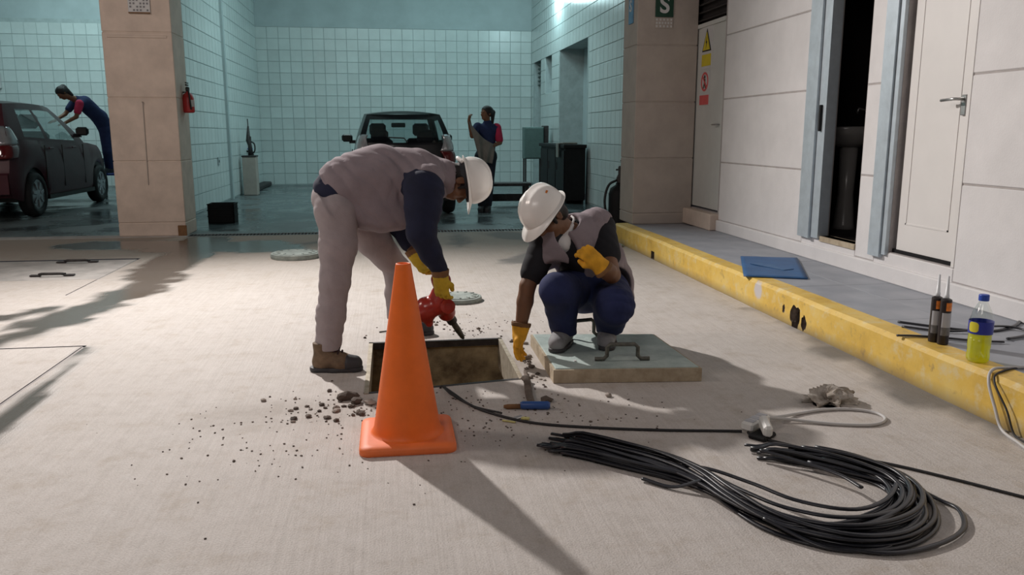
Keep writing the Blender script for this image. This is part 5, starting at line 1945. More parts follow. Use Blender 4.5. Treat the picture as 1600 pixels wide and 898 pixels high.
def helmet(par, C0, u, f, sc=1.0, mark=True):
    """hard hat: shell with ridge, brim and visor; dark harness inside"""
    r, f, u = frame(u, f)
    Rm = Matrix((r, f, u)).transposed()
    n, m = 48, 14
    v, fc = [], []
    def pt(a, e, inner=0.0):
        # a around, e elevation 0..1 from rim to crown
        ca, sa = math.cos(a), math.sin(a)
        ph = e * math.pi / 2
        rx, ry, rz = .122 - inner, .148 - inner, .142 - inner
        h = math.cos(ph) ** .85
        rid = 0.0
        if inner == 0 and e > .06:
            rid = .010 * max(0, 1 - abs(ca * h) / .20) * (1 if e < .97 else .9) * (.35 + .65 * min(1, (e) * 2))
            rid += .004 * max(0, 1 - abs(abs(ca * h) - .48) / .10) * min(1, e * 2)
        return (ca * h * (rx + rid), sa * h * (ry + rid), math.sin(ph) * (rz + rid))
    ringsd = []
    for e in np.linspace(0, 1, m):
        ringsd.append([pt(a, e) for a in np.linspace(0, math.tau, n, endpoint=False)])
    brim = []
    for out, dz in ((.0, -.002), (1.0, -.012), (1.02, -.017), (.0, -.010)):
        rr = []
        for a in np.linspace(0, math.tau, n, endpoint=False):
            sa = math.sin(a)
            w = .012 + .050 * max(0, sa) ** 2.2 + .006 * max(0, -sa)
            p = pt(a, 0)
            L = math.hypot(p[0], p[1])
            k = 1 + (w * out if out else -.004) / L
            rr.append((p[0] * k, p[1] * k, dz - .022 * max(0, sa) ** 2 * min(out, 1)))
        brim.append(rr)
    inner = [[pt(a, e, .007) for a in np.linspace(0, math.tau, n, endpoint=False)] for e in np.linspace(0, 1, m)]
    allr = inner[::-1] + brim[::-1] + ringsd
    for rr in allr:
        v += rr
    for i in range(len(allr) - 1):
        for k in range(n):
            fc.append((i * n + k, i * n + (k + 1) % n, (i + 1) * n + (k + 1) % n, (i + 1) * n + k))
    tr = lambda q: [tuple(Vector(C0) + Rm @ (Vector(p) * sc)) for p in q]
    o = mesh_np('hard_hat', tr(v), fc, M['helmet'], par, True)
    o['label'] = 'white hard hat'
    autosmooth(o, 55)
    hb = []
    hn = 36
    for z, k in ((-.035, .90), (.015, .92), (.016, .86), (-.036, .85)):
        hb.append([(math.cos(a) * .122 * k, math.sin(a) * .148 * k, z - .012 * (math.sin(a) < -.2)) for a in np.linspace(0, math.tau, hn, endpoint=False)])
    vv = sum(hb, [])
    ff = [(i * hn + k, i * hn + (k + 1) % hn, (i + 1) * hn + (k + 1) % hn, (i + 1) * hn + k) for i in range(3) for k in range(hn)]
    mesh_np('harness', tr(vv), ff, M['harness'], o, True)
    if mark:
        q = [pt(math.pi + .42 + dx, .42 + dz) for dx, dz in ((-.10, .0), (.10, .0), (.10, .055), (-.10, .055))]
        q = [tuple(x * 1.012 for x in p) for p in q]
        mesh_np('print_mark', tr(q), [(0, 1, 2, 3)], M['label_orange'], o, False)
    return o


def boot(par, heel, toe, h=.13, name='boot', m='boot', cap='toe', w=.047):
    """boot with upper, toe cap, sole and laces; heel and toe on the ground"""
    heel, toe = A(heel, float), A(toe, float)
    d = toe - heel
    L = np.linalg.norm(d)
    d /= L
    z0 = heel[2]
    up = A([0, 0, 1.0])
    l = np.cross(up, d)
    P = lambda a, b, c: heel + d * a * L + l * b + up * c
    lo = np.minimum(heel, toe) - .10
    hi = np.maximum(heel, toe) + .10
    hi[2] = z0 + h + .06
    S = Solid(lo, hi, .0045)
    S.cone(P(.20, 0, h), P(.22, 0, .05), .046, .043, .02)
    S.cone(P(.16, 0, .045), P(.45, 0, .05), .040, .044, .03)
    S.cone(P(.35, 0, .075), P(.62, 0, .055), .040, .036, .03)
    S.cone(P(.60, -.008, .042), P(.84, 0, .038), .045, .040, .03)
    S.cut(P(0, 0, .018), (0, 0, 1))
    S.cut(P(0, 0, h), (0, 0, -1))
    o = S.build(name, M[m], par)
    T = Solid(lo, hi, .0045)
    T.cone(P(.72, -.006, .040), P(.855, 0, .038), .0485, .0425, .03)
    T.cut(P(0, 0, .018), (0, 0, 1))
    T.cut(P(.70, 0, 0), d)
    T.build('toe_cap', M[cap], o)
    q = Solid(lo, hi, .0045)
    for a, b_, r1, r2 in ((.12, .50, .046, .047), (.50, .86, .050, .044)):
        q.cone(P(a, 0, .012), P(b_, 0, .012), r1, r2, .02)
    q.cut(P(0, 0, .001), (0, 0, 1))
    q.cut(P(0, 0, .024), (0, 0, -1))
    q.build('sole', M['toe'], o)
    lb = MB()
    for k in range(5):
        a, c = .33 + k * .065, h * 1.0 - .012 - k * (h - .085) / 4.5
        a_, b_ = P(a, .030, c - .004), P(a + .02, -.030, c - .004)
        lb.tube([a_, P(a + .03, 0, c + .026), b_], .0055, 6)
    lb.build('laces', M['lace'], o, smooth=True)
    return o


# ---- the stooping worker ------------------------------------------------
def stooping():
    t = thing('person', 'worker in grey vest and trousers stooping over the pit, holding a red power tool', 'person', (-.12, 4.45, 0))
    hipR, hipL = A([-.275, 4.265, .805]), A([-.235, 4.455, .805])
    knR, knL = A([-.300, 4.19, .455]), A([.015, 4.70, .43])
    anR, anL = A([-.362, 4.165, .12]), A([.015, 4.835, .11])
    pel, wst, mid, che, nb = A([-.262, 4.36, .865]), A([-.19, 4.36, .93]), A([-.06, 4.37, .965]), A([.10, 4.37, .955]), A([.235, 4.37, .965])
    shR, shL = A([.165, 4.205, .935]), A([.20, 4.545, .945])
    elR, elL = A([.140, 4.13, .705]), A([.035, 4.60, .700])
    wrR, wrL = A([.237, 4.20, .475]), A([.115, 4.49, .545])
    hu, hf = A([.98, -.02, .14]), A([.14, -.06, -.99])
    hc = A([.365, 4.36, .945])
    lo, hi = (-.62, 3.98, -.02), (.66, 5.02, 1.22)
    S = Solid(lo, hi, .0075)
    S.chain([pel, wst, mid, che], [.115, .11, .115, .12], .05)
    S.cone(pel, hipR, .11, .09, .04).cone(pel, hipL, .11, .09, .04)
    S.chain([hipR, knR, anR], [.082, .058, .042], .02).chain([hipL, knL, anL], [.082, .058, .042], .02)
    for an, to in ((anR, A([-.22, 4.145, .03])), (anL, A([.20, 4.84, .03]))):
        S.cone(an - [0, 0, .06], to, .035, .025, .02)
    S.cone(che, shR, .10, .062, .05).cone(che, shL, .10, .062, .05)
    S.chain([shR, elR, wrR], [.050, .042, .030], .015).chain([shL, elL, wrL], [.050, .042, .030], .015)
    S.cone(che + [.06, 0, .01], A([.32, 4.365, .955]), .075, .056, .03)
    dR, dL = A([.06, .12, -.99]), A([.42, -.25, -.86])
    add_hand(S, wrR + dR * .02, dR, (.45, .85, .1), 1, (.5, .55, .6, .65), .5, .88, .85)
    add_hand(S, wrL + dL * .02, dL, (.75, -.4, .4), -1, (.5, .55, .6, .65), .5, .88, .85)
    add_head(S, hc, hu, hf, .92)
    S.build('body', M['skin'], t)
    # hair
    r, f, u = frame(hu, hf)
    R = [r, f, u]
    H = Solid(hc - .2, hc + .2, .006)
    H.ell(hc + u * .033 - f * .012, (.078, .095, .086), R, .01)
    H.ell(hc - f * .055 - u * .035, (.064, .048, .055), R, .02)
    H.ell(hc + f * .055 - u * .022, (.060, .07, .078), R, .015, 'sub')
    for s_ in (-1, 1):
        H.ell(hc + r * s_ * .082 - u * .008, (.02, .028, .036), R, .008, 'sub')
        H.cone(hc + r * s_ * .072 + f * .028 + u * .02, hc + r * s_ * .070 + f * .030 - u * .025, .012, .007, .01)
    H.folds(.002, (60, 90, 70), 1.0, 3, .006)
    H.build('hair', M['hair'], t)
    helmet(t, hc + u * .040 + f * .002, hu, hf, .83, False)
    # headset-like strap behind the head
    MB().tube(spline([hc - f * .10 + u * .02 + r * .05, hc - f * .125 + u * .0, hc - f * .10 + u * .02 - r * .05], 14), .011, 8).build('ratchet_knob', M['helmet'], t, smooth=True)
    # trousers
    P = Solid((-.62, 3.98, .05), (.35, 5.0, 1.1), .007)
    P.chain([pel + [.03, 0, .01], pel], [.138, .134], .03)
    P.cone(pel, hipR + [-.01, 0, 0], .132, .110, .05).cone(pel, hipL + [-.01, 0, 0], .132, .110, .05)
    P.cut(A([-.396, 4.36, .942]), (-.86, 0, -.51))
    P.chain([hipR, (hipR + knR) / 2 + [.008, 0, 0], knR, (knR + anR) / 2 + [.006, 0, 0], anR + [.012, 0, -.03]], [.100, .093, .074, .071, .066], .03)
    P.chain([hipL, (hipL + knL) / 2, knL, (knL + anL) / 2, anL + [.0, 0, -.03]], [.108, .094, .072, .068, .064], .03)
    P.folds(.008, (.35, .2, 1.0), 52, 4, .003)
    P.cut((0, 0, anR[2] - .012), (0, 0, 1))
    P.build('trousers', M['trouser'], t)
    # dark blue shirt: hem at the waist, sleeves
    J = Solid((-.50, 3.95, .40), (.45, 4.85, 1.2), .0085)
    J.chain([pel + [-.01, 0, .02], wst, mid, che], [.140, .134, .130, .130], .04)
    J.cone(che, shR, .125, .085, .05).cone(che, shL, .12, .085, .05)
    J.chain([shR + [-.005, -.01, -.025], (shR + elR) / 2, elR, (elR + wrR) / 2, wrR + [-.004, 0, .03]], [.106, .092, .074, .057, .043], .02)
    J.chain([shL, (shL + elL) / 2, elL, wrL + A([-.03, .04, .055])], [.092, .080, .066, .05], .025)
    J.folds(.008, (.4, .3, 1.0), 60, 12, .003)
    J.cut(A([-.412, 4.36, .935]), (.86, 0, .51))
    J.build('shirt', M['navy'], t)
    # grey vest, loose below the belly
    V = Solid((-.50, 3.98, .55), (.50, 4.85, 1.25), .007)
    V.chain([wst - [.06, 0, .0], wst + [.02, 0, .015], mid + [0, 0, .012], che + [.02, 0, .004]], [.140, .150, .152, .150], .05)
    V.chain([A([-.19, 4.36, .86]), A([-.06, 4.36, .82]), A([.07, 4.36, .83])], [.118, .120, .105], .07)
    V.cone(A([-.14, 4.29, .785]), A([.04, 4.29, .775]), .070, .068, .06)
    V.cone(A([-.14, 4.42, .785]), A([.04, 4.42, .775]), .070, .068, .06)
    V.cone(che + [.03, 0, .01], shR + [.02, .02, .03], .135, .082, .05)
    V.cone(che + [.03, 0, .01], shL + [.02, -.02, .03], .135, .082, .05)
    V.cone(che + [.06, 0, .0], nb + [.045, 0, .0], .115, .092, .05)
    V.folds(.016, (.75, .1, .6), 44, 21, .006)
    for sh, el, s_ in ((shR, elR, -1), (shL, elL, 1)):
        V.cone(sh + A([-.005, s_ * .085, -.028]), el + A([-.01, s_ * .09, .02]), .112, .100, .010, 'sub')
    V.cone(nb + [.05, 0, .0], nb + [.20, 0, -.02], .074, .085, .012, 'sub')
    V.cut(A([-.352, 4.36, .965]), (.86, 0, .51))
    V.build('vest', M['vest'], t)
    # collar of the vest
    K = Solid((.10, 4.15, .75), (.45, 4.6, 1.15), .006)
    K.cone(nb + [.015, 0, .0], nb + [.060, 0, -.004], .100, .092, .0)
    K.cone(nb + [-.05, 0, .0], nb + [.12, 0, -.01], .082, .080, .008, 'sub')
    K.build('collar', M['vest'], t)
    # gloves
    for wr, d, n, side, nm in ((wrR, dR, A([.45, .85, .1]), 1, 'glove'), (wrL, dL, A([.75, -.4, .4]), -1, 'glove')):
        G = Solid(wr - .16, wr + .16, .0042)
        add_hand(G, wr + d * .02, d, n, side, (.5, .55, .6, .65), .5, .92, 1.22)
        G.cone(wr - d * .012, wr + d * .045, .046, .036, .015)
        G.cut(wr - d * .012, d)
        go = G.build(nm, M['glove_y'], t)
        Cf = Solid(wr - .12, wr + .12, .005)
        Cf.cone(wr - d * .035, wr + d * .006, .049, .044, .0)
        Cf.cone(wr - d * .08, wr + d * .03, .041, .036, .004, 'sub')
        Cf.cut(wr - d * .03, d).cut(wr + d * .008, -d)
        Cf.build('cuff', M['cuff'], go)
    b1 = boot(t, (-.425, 4.158, 0), (-.180, 4.125, 0), .150)
    b1['label'] = 'brown work boot with dark toe cap'
    boot(t, (-.045, 4.835, 0), (.225, 4.845, 0), .135)
    return t


stooping()

# ---- red power tool -----------------------------------------------------
t = thing('power_tool', 'red demolition power tool with a dark tapering bit, held over the pit edge', 'drill', (.22, 4.42, .25))
a0, a1 = A([.245, 4.40, .335]), A([.283, 4.47, .215])
tip = A([.392, 4.672, .012])
ax = (tip - a1) / np.linalg.norm(tip - a1)
S = Solid((.05, 4.25, .08), (.42, 4.62, .46), .0045)
S.cone(a0, a1, .050, .050, .01)
S.cone(a0 + A([.0, -.01, .02]), a0 + A([0, 0, .0]), .035, .048, .01)
S.cone(A([.245, 4.41, .28]), A([.17, 4.42, .25]), .055, .064, .03)
S.cone(A([.17, 4.42, .25]), A([.145, 4.42, .235]), .064, .056, .012)
S.cone(A([.165, 4.42, .235]), A([.185, 4.43, .165]), .050, .022, .02)
S.build('housing', M['red'], t)
hb = MB()
hb.tube([a1 + ax * .0, a1 + ax * .04, a1 + ax * .05, a1 + ax * .10, a1 + ax * .105], [.040, .036, .030, .029, .022], 18)
hb.build('chuck', M['iron'], t, smooth=False)
MB().tube([a1 + ax * .10, a1 + ax * .20, tip - ax * .02, tip], [.017, .019, .014, .008], 12).build('bit', M['rebar'], t, smooth=True)
MB().tube(spline([a0 + A([-.02, 0, .03]), a0 + A([-.035, .0, .085]), a0 + A([.0, .01, .115]), a0 + A([.045, .02, .085]), a0 + A([.045, .01, .03])], 24), .014, 10).build('handle', M['red'], t, smooth=True)
cp = MB()
for k in range(6):
    cp.cbox((.139 - .0, 4.385 + k * .013, .235), (.05, .005, .055), None, .002)
cp.build('vent', M['iron'], t)
MB().lathe([(.034, 0), (.040, .006), (.040, .012), (.02, .016)], (.283, 4.355, .275), 24, Matrix.Rotation(math.pi / 2, 3, 'X')).build('gear_cap', M['red'], t, smooth=False)


# ---- the squatting worker -----------------------------------------------
def squatting():
    t = thing('person', 'worker in black tee, grey vest and blue trousers squatting on the lid', 'person', (1.05, 4.25, 0.0735))
    hipR, hipL = A([1.035, 4.45, .315]), A([1.205, 4.44, .305])
    knR, knL = A([.815, 4.01, .415]), A([1.115, 3.985, .330])
    anR, anL = A([.895, 4.205, .165]), A([1.150, 4.215, .165])
    pel, bel, che, nb = A([1.125, 4.46, .345]), A([1.045, 4.36, .46]), A([.965, 4.29, .60]), A([.925, 4.265, .695])
    shR, shL = A([.795, 4.215, .635]), A([1.110, 4.315, .690])
    elR, elL = A([.685, 4.135, .415]), A([1.110, 4.045, .480])
    wrR, wrL = A([.645, 4.120, .185]), A([1.018, 3.945, .548])
    hu, hf = A([-.66, -.22, .70]), A([-.62, -.42, -.68])
    hc = A([.800, 4.175, .775])
    lo, hi = (.45, 3.72, .06), (1.42, 4.75, 1.08)
    S = Solid(lo, hi, .0065)
    S.chain([pel, bel, che], [.115, .11, .115], .05)
    S.cone(pel, hipR, .11, .09, .04).cone(pel, hipL, .11, .09, .04)
    S.chain([hipR, knR, anR], [.080, .055, .040], .012).chain([hipL, knL, anL], [.080, .055, .040], .012)
    for an, to in ((anR, A([.83, 4.085, .105])), (anL, A([1.10, 4.085, .105]))):
        S.cone(an - [0, 0, .05], to, .035, .022, .02)
    S.cone(che, shR, .095, .062, .05).cone(che, shL, .095, .062, .05)
    S.chain([shR, (shR + elR) / 2, elR, elR * .65 + wrR * .35, wrR], [.055, .051, .042, .043, .029], .012)
    S.chain([shL, (shL + elL) / 2, elL, elL * .65 + wrL * .35, wrL], [.055, .052, .044, .044, .030], .012)
    S.cone(nb - [.0, 0, .03], A([.845, 4.215, .74]), .066, .056, .03)
    dR, nR = A([-.16, -.12, -.98]), A([.75, -.55, -.1])
    dL, nL = A([-.62, -.05, .62]), A([-.2, .95, -.2])
    add_hand(S, wrR + dR * .01, dR, nR, 1, (.25, .3, .35, .4), .3, .88, .85)
    add_hand(S, wrL + dL * .01, dL, nL, 1, (.75, .85, .95, 1.1), .5, .86, .85)
    add_head(S, hc, hu, hf, .93)
    S.build('body', M['skin'], t)
    r, f, u = frame(hu, hf)
    R = [r, f, u]
    H = Solid(hc - .2, hc + .2, .006)
    H.ell(hc + u * .035 - f * .012, (.079, .096, .087), R, .01)
    H.ell(hc - f * .055 - u * .03, (.066, .050, .055), R, .02)
    H.ell(hc + f * .055 - u * .022, (.060, .07, .078), R, .015, 'sub')
    for s_ in (-1, 1):
        H.ell(hc + r * s_ * .082 - u * .008, (.02, .028, .036), R, .008, 'sub')
        H.cone(hc + r * s_ * .072 + f * .028 + u * .02, hc + r * s_ * .070 + f * .030 - u * .025, .013, .009, .01)
    H.folds(.002, (60, 90, 70), 1.0, 3, .006)
    H.build('hair', M['hair'], t)
    helmet(t, hc + u * .046 + f * .002, hu, hf, .90, True)
    # blue trousers
    P = Solid((.62, 3.80, .10), (1.40, 4.72, .62), .0075)
    P.cone(pel, bel - A([.02, .02, .04]), .142, .135, .03)
    P.cone(pel, hipR, .135, .115, .05).cone(pel, hipL, .135, .115, .05)
    P.chain([hipR, (hipR + knR) / 2, knR], [.112, .104, .088], .03)
    P.chain([hipL, (hipL + knL) / 2, knL], [.112, .108, .098], .03)
    P.chain([knR, (knR + anR) / 2 + [.01, .02, 0], anR + [0, 0, -.02]], [.086, .082, .070], .025)
    P.chain([knL, (knL + anL) / 2 + [.0, .03, 0], anL + [0, 0, -.02]], [.094, .088, .070], .025)
    P.folds(.010, (.3, .3, .9), 60, 31, .004)
    P.cut((0, 0, .135), (0, 0, 1))
    P.build('trousers', M['denim'], t)
    # black tee
    J = Solid((.55, 3.95, .30), (1.32, 4.65, .85), .0075)
    J.chain([bel - A([-.03, -.05, .07]), bel, che], [.128, .128, .130], .04)
    J.cone(che, shR, .105, .076, .05).cone(che, shL, .105, .078, .05)
    J.cone(che, nb - [0, 0, .03], .10, .080, .04)
    J.cone(shR, shR + (elR - shR) * .70, .080, .068, .025)
    J.cone(shL, shL + (elL - shL) * .58, .084, .076, .025)
    J.folds(.005, (.5, .4, .8), 46, 41, .003)
    vr = (elR - shR) / np.linalg.norm(elR - shR)
    vl = (elL - shL) / np.linalg.norm(elL - shL)
    J.cone(nb + A([-.01, -.01, -.02]), nb + A([-.06, -.05, .1]), .068, .09, .008, 'sub')
    J.build('tee_shirt', M['tee'], t)
    # white dust mask hanging at the throat
    K = Solid((.75, 4.05, .55), (1.05, 4.40, .85), .005)
    c0 = A([.872, 4.175, .640])
    n0 = A([-.35, -.85, .15]) / np.linalg.norm([-.35, -.85, .15])
    K.ell(c0 + A([.0, .0, -.012]), (.050, .030, .040), None, .0)
    K.cone(c0 + A([.005, .0, -.02]), c0 + A([.060, .03, .080]), .036, .012, .02)
    K.cone(c0 + A([-.005, .0, -.03]), c0 + A([.008, -.005, -.058]), .022, .008, .02)
    K.folds(.004, (.9, .1, .7), 70, 8, .002)
    mk = K.build('dust_mask', M['mask'], t)
    MB().tube(spline([c0 + A([.058, .030, .08]), c0 + A([.078, .065, .11]), c0 + A([.075, .11, .12])], 12), .006, 6).build('strap', M['mask'], mk, smooth=True)
    # grey vest, open in front, tail hanging behind
    V = Solid((.60, 3.98, .16), (1.48, 4.78, .88), .0075)
    V.chain([bel + A([.05, .07, -.06]), bel + A([.02, .02, 0]), che + A([.01, .01, 0])], [.158, .156, .156], .05)
    V.cone(che + A([.01, .01, .0]), shR + A([.02, .01, .015]), .14, .092, .05)
    V.cone(che + A([.01, .01, .01]), shL + A([-.02, .0, .015]), .14, .098, .05)
    V.cone(che, nb - [0, -.01, .02], .125, .095, .04)
    V.chain([A([1.16, 4.44, .50]), A([1.25, 4.52, .36]), A([1.31, 4.55, .25])], [.13, .105, .075], .06)
    V.folds(.011, (.8, .1, .3), 50, 51, .005)
    for sh, el, s_ in ((shR, elR, A([-.06, -.025, 0])), (shL, elL, A([.05, -.03, .0]))):
        V.cone(sh + s_ * (2.0 if s_[0] < 0 else 1.55) + A([0, 0, -.02]), el + s_ * 1.4, .086, .10, .010, 'sub')
    V.chain([A([.835, 4.190, .675]), A([.838, 4.165, .57]), A([.89, 4.190, .45])], [.078, .086, .09], .03)
    # opening down the front
    fr_ = A([-.42, -.86, .1])
    fr_ /= np.linalg.norm(fr_)
    V.chain([nb + fr_ * .16 + A([.01, 0, -.01]), che + fr_ * .17 + A([-.005, 0, .0]), bel + fr_ * .20 + A([-.02, 0, -.02]), bel + fr_ * .22 + A([-.03, 0, -.12])], [.045, .050, .070, .09], .012, op='sub')
    V.cone(nb + A([-.01, -.01, -.01]), nb + A([-.07, -.05, .12]), .078, .10, .01, 'sub')
    V.cone(knL + A([.02, .05, .05]), hipL + A([.0, -.04, .03]), .14, .13, .01, 'sub')
    V.cone(knR + A([.0, .04, .03]), hipR + A([-.04, -.06, .02]), .112, .12, .01, 'sub')
    V.cut((0, 0, .19), (0, 0, 1))
    V.build('vest', M['vest'], t)
    # gloves
    for wr, d, n, side, curl, th, sc in ((wrR, dR, nR, 1, (.25, .3, .35, .4), .3, .92), (wrL, dL, nL, 1, (.75, .85, .95, 1.1), .5, .95)):
        d = d / np.linalg.norm(d)
        G = Solid(wr - .2, wr + .2, .0042)
        add_hand(G, wr + d * .01, d, n, side, curl, th, sc, 1.24)
        G.cone(wr - d * .03, wr + d * .03, .050, .038, .015)
        G.cut(wr - d * .03, d)
        go = G.build('glove', M['glove_o'], t)
        Cf = Solid(wr - .12, wr + .12, .005)
        Cf.cone(wr - d * .045, wr - d * .02, .054, .051, .0)
        Cf.cone(wr - d * .08, wr + d * .03, .043, .040, .004, 'sub')
        Cf.cut(wr - d * .042, d).cut(wr - d * .018, -d)
        Cf.build('cuff', M['cuff'], go)
    b_ = boot(t, (.925, 4.275, .0735), (.815, 4.040, .0735), .10, 'shoe', 'shoe', 'shoe')
    b_['label'] = 'grey shoe with a pale tongue'
    boot(t, (1.165, 4.29, .0735), (1.090, 4.045, .0735), .10, 'shoe', 'shoe', 'shoe')
    for (x, y) in ((.872, 4.150), (1.125, 4.155)):
        MB().cbox((x - .01, y - .025, .148), (.055, .05, .012), Matrix.Rotation(.35, 3, 'Z') @ Matrix.Rotation(.55, 3, 'X'), .005).build('shoe_tongue', M['mask'], t)
    return t


squatting()


# ---- the two car washers, far away --------------------------------------
def washer_standing():
    t = thing('person', 'car washer in navy uniform and pink sleeves standing by the black hatchback, lifting a cloth', 'person', (1.42, 12.6, 0))
    S = Solid((1.0, 12.2, -.02), (1.85, 12.95, 1.68), .0105)
    pel, che = A([1.44, 12.6, .88]), A([1.46, 12.6, 1.20])
    S.chain([pel, A([1.45, 12.6, 1.02]), che], [.12, .10, .115], .05)
    hR, hL = A([1.37, 12.58, .84]), A([1.50, 12.62, .84])
    S.chain([hR, A([1.37, 12.58, .46]), A([1.37, 12.6, .09])], [.085, .055, .04], .02)
    S.chain([hL, A([1.48, 12.62, .46]), A([1.46, 12.62, .09])], [.085, .055, .04], .02)
    S.cone(A([1.37, 12.6, .06]), A([1.33, 12.46, .03]), .038, .03, .02).cone(A([1.46, 12.62, .06]), A([1.43, 12.48, .03]), .038, .03, .02)
    sR, sL = A([1.31, 12.58, 1.28]), A([1.60, 12.60, 1.27])
    eR, eL = A([1.215, 12.47, 1.15]), A([1.645, 12.55, 1.05])
    wR, wL = A([1.165, 12.42, 1.37]), A([1.52, 12.42, 1.00])
    S.cone(che, sR, .09, .055, .04).cone(che, sL, .09, .055, .04)
    S.chain([sR, eR, wR], [.045, .036, .026], .01).chain([sL, eL, wL], [.045, .036, .026], .01)
    add_hand(S, wR, (0, -.1, 1), (1, 0, 0), 1, (.7, .7, .7, .7), .5, .8, 1.2)
    add_hand(S, wL, (-.9, -.3, .0), (0, 1, 0), 1, (.7, .7, .7, .7), .5, .8, 1.2)
    S.cone(A([1.46, 12.6, 1.28]), A([1.455, 12.59, 1.42]), .05, .045, .03)
    hc, hu, hf = A([1.45, 12.585, 1.485]), A([.02, .05, 1]), A([-.85, -.45, -.2])
    add_head(S, hc, hu, hf, .92)
    S.build('body', M['skin'], t)
    r, f, u = frame(hu, hf)
    H = Solid(hc - .25, hc + .2, .009)
    H.ell(hc + u * .03 - f * .012, (.082, .098, .090), [r, f, u], .01)
    H.ell(hc + f * .07 - u * .02, (.066, .06, .075), [r, f, u], .01, 'sub')
    H.ell(hc - f * .105 + u * .02, (.035, .035, .04), [r, f, u], .02)
    H.cone(hc - f * .115 + u * .02, hc - f * .10 - u * .16, .035, .022, .02)
    H.build('hair', M['hair'], t)
    J = Solid((1.05, 12.3, .70), (1.8, 12.85, 1.45), .010)
    J.chain([pel + [0, 0, -.03], A([1.45, 12.6, 1.02]), che], [.135, .122, .132], .05)
    J.cone(che, sR, .105, .07, .04).cone(che, sL, .105, .07, .04).cone(che, A([1.46, 12.6, 1.34]), .1, .065, .03)
    J.folds(.006, (.4, .2, 1), 40, 61, .0)
    J.build('uniform_top', M['uniform'], t)
    for s_, e_, m_ in ((sR, eR, 'uniform'), (sL, eL, 'pink')):
        K = Solid(np.minimum(s_, e_) - .12, np.maximum(s_, e_) + .12, .009)
        K.cone(s_, s_ + (e_ - s_) * .8, .072, .060, .0)
        K.folds(.004, (.4, .2, 1), 50, 62, .0)
        ko = K.build('sleeve', M[m_], t)
        if m_ == 'pink':
            ko['label'] = 'pink short sleeve'
    P = Solid((1.2, 12.35, .03), (1.7, 12.85, 1.0), .010)
    P.cone(pel, hR, .132, .108, .04).cone(pel, hL, .132, .108, .04)
    P.chain([hR, A([1.37, 12.57, .46]), A([1.37, 12.6, .10])], [.105, .078, .066], .02)
    P.chain([hL, A([1.48, 12.61, .46]), A([1.46, 12.62, .10])], [.105, .078, .066], .02)
    P.folds(.006, (.3, .2, 1), 40, 63, .0)
    P.cut((0, 0, .08), (0, 0, 1))
    P.build('trousers', M['dark_pants'], t)
    boot(t, (1.385, 12.66, 0), (1.325, 12.42, 0), .09, 'shoe', 'toe', 'toe')
    boot(t, (1.475, 12.68, 0), (1.425, 12.44, 0), .09, 'shoe', 'toe', 'toe')
    # cloth she lifts
    n1, n2 = 14, 20
    a, b_, c, d = A([1.165, 12.37, 1.36]), A([1.56, 12.40, 1.02]), A([1.31, 12.36, .78]), A([1.50, 12.40, .74])
    v, f = [], []
    for i in range(n1 + 1):
        for j in range(n2 + 1):
            p, q = i / n1, j / n2
            x = (1 - q) * ((1 - p) * a + p * b_) + q * ((1 - p) * c + p * d)
            x = x + A([0, .02 * math.sin(p * 14 + q * 3) - .03 * math.sin(q * 3.1), -.06 * math.sin(p * 3.14) * (1 - q)])
            v.append(x)
    for i in range(n1):
        for j in range(n2):
            k = i * (n2 + 1) + j
            f.append((k, k + 1, k + n2 + 2, k + n2 + 1))
    o = mesh_np('cloth', A(v) - A([1.35, 12.37, 1.0]), f, M['towel'], None, True)
    o.location = (1.35, 12.37, 1.0)
    md = o.modifiers.new('thick', 'SOLIDIFY')
    md.thickness = .012
    props(o, 'large grey cloth held up by the standing car washer', 'cloth')


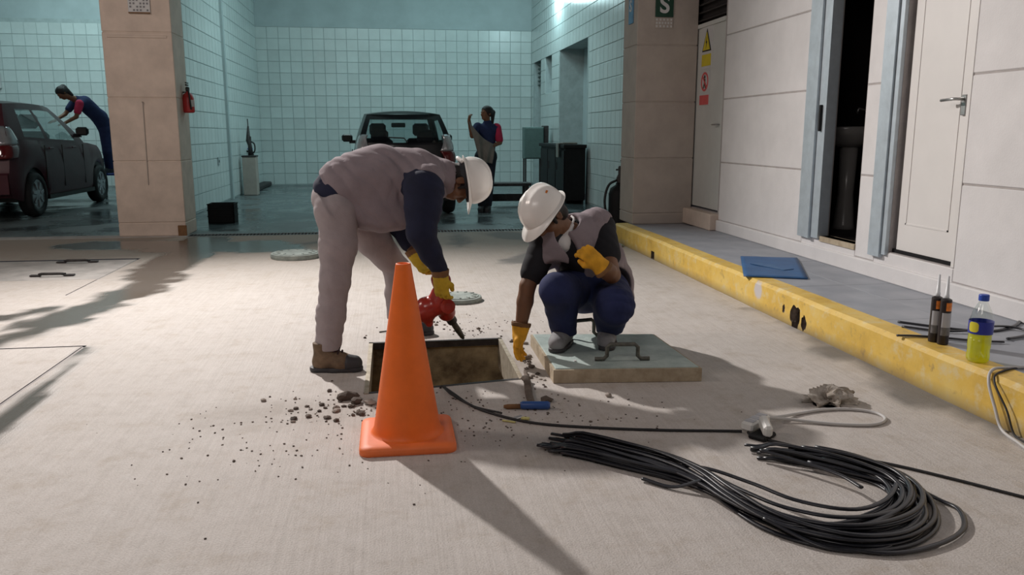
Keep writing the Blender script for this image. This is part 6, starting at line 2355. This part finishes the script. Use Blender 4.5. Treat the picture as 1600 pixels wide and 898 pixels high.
def washer_leaning():
    fz = .46
    bx, by = -5.05, 16.1
    tb = thing('step_stool', 'dark step stool under the car washer leaning over the plum hatchback', 'stool', (bx, by, 0))
    MB().cbox((bx, by, fz - .02), (.46, .40, .04), bev=.008).build('seat', M['cap_blue'], tb)
    for dx in (-.19, .19):
        for dy in (-.16, .16):
            MB().cbox((bx + dx, by + dy, (fz - .04) / 2), (.04, .04, fz - .04)).build('leg', M['iron'], tb)
    t = thing('person', 'car washer in navy uniform leaning over the front of the plum hatchback', 'person', (bx, by, fz))
    hR, hL = A([-5.08, 16.02, 1.25]), A([-5.02, 16.16, 1.25])
    pel, wst, che = A([-5.08, 16.08, 1.31]), A([-5.14, 15.97, 1.47]), A([-5.28, 15.68, 1.71])
    sR, sL = A([-5.30, 15.50, 1.70]), A([-5.46, 15.74, 1.75])
    eR, eL = A([-5.34, 15.40, 1.47]), A([-5.60, 15.62, 1.52])
    wR, wL = A([-5.50, 15.28, 1.36]), A([-5.72, 15.42, 1.40])
    hc, hu, hf = A([-5.54, 15.42, 1.88]), A([-.60, -.35, .65]), A([-.5, -.5, -.65])
    S = Solid((-5.95, 15.0, .44), (-4.8, 16.45, 2.15), .012)
    S.chain([pel, wst, che], [.12, .105, .115], .05)
    S.chain([hR, A([-5.06, 15.98, .86]), A([-5.08, 16.05, .55])], [.085, .055, .04], .02)
    S.chain([hL, A([-5.0, 16.14, .86]), A([-5.02, 16.18, .55])], [.085, .055, .04], .02)
    S.cone(A([-5.08, 16.05, .52]), A([-5.12, 15.95, .49]), .038, .03, .02).cone(A([-5.02, 16.18, .52]), A([-5.06, 16.07, .49]), .038, .03, .02)
    S.cone(che, sR, .09, .055, .04).cone(che, sL, .09, .055, .04)
    S.chain([sR, eR, wR], [.045, .036, .026], .01).chain([sL, eL, wL], [.045, .036, .026], .01)
    add_hand(S, wR, (-.5, -.7, -.2), (0, 0, -1), 1, (.2, .2, .2, .2), .2, .85, 1.1)
    add_hand(S, wL, (-.3, -.8, -.2), (0, 0, -1), -1, (.2, .2, .2, .2), .2, .85, 1.1)
    S.cone(che + A([-.06, -.06, .04]), hc - hu * .06, .06, .05, .03)
    add_head(S, hc, hu, hf, .92)
    S.build('body', M['skin'], t)
    r, f, u = frame(hu, hf)
    H = Solid(hc - .25, hc + .25, .010)
    H.ell(hc + u * .03 - f * .012, (.084, .100, .092), [r, f, u], .01)
    H.ell(hc + f * .07 - u * .02, (.066, .06, .075), [r, f, u], .01, 'sub')
    H.ell(hc - f * .095 + u * .05, (.05, .05, .05), [r, f, u], .02)
    H.cone(hc - f * .08 - u * .0, hc - f * .075 - u * .12, .055, .04, .03)
    H.build('hair', M['hair'], t)
    J = Solid((-5.75, 15.25, 1.0), (-4.85, 16.35, 2.0), .011)
    J.chain([pel - A([0, 0, .04]), wst, che], [.140, .130, .135], .05)
    J.cone(che, sR, .105, .07, .04).cone(che, sL, .105, .07, .04).cone(che, che + A([-.09, -.09, .07]), .1, .065, .03)
    J.folds(.006, (.4, .2, 1), 40, 71, .0)
    J.build('uniform_top', M['uniform'], t)
    for s_, e_, m_ in ((sR, eR, 'pink'), (sL, eL, 'uniform')):
        K = Solid(np.minimum(s_, e_) - .12, np.maximum(s_, e_) + .12, .009)
        K.cone(s_, s_ + (e_ - s_) * .6, .072, .062, .0)
        ko = K.build('sleeve', M[m_], t)
        if m_ == 'pink':
            ko['label'] = 'pink short sleeve'
    P = Solid((-5.35, 15.75, .40), (-4.8, 16.45, 1.47), .011)
    P.cone(pel, hR, .135, .112, .04).cone(pel, hL, .135, .112, .04)
    P.chain([hR, A([-5.06, 15.97, .86]), A([-5.08, 16.05, .56])], [.11, .082, .072], .02)
    P.chain([hL, A([-5.0, 16.13, .86]), A([-5.02, 16.18, .56])], [.11, .082, .072], .02)
    P.folds(.006, (.3, .2, 1), 40, 73, .0)
    P.cut((0, 0, .54), (0, 0, 1))
    P.build('trousers', M['uniform'], t)
    boot(t, (-5.07, 16.11, fz), (-5.14, 15.89, fz), .09, 'shoe', 'toe', 'toe')
    boot(t, (-5.01, 16.24, fz), (-5.08, 16.01, fz), .09, 'shoe', 'toe', 'toe')
    t.location.y += .27
    t.location.x -= .12
    tb.location.x -= .12
    tb.location.y += .27


washer_standing()
washer_leaning()
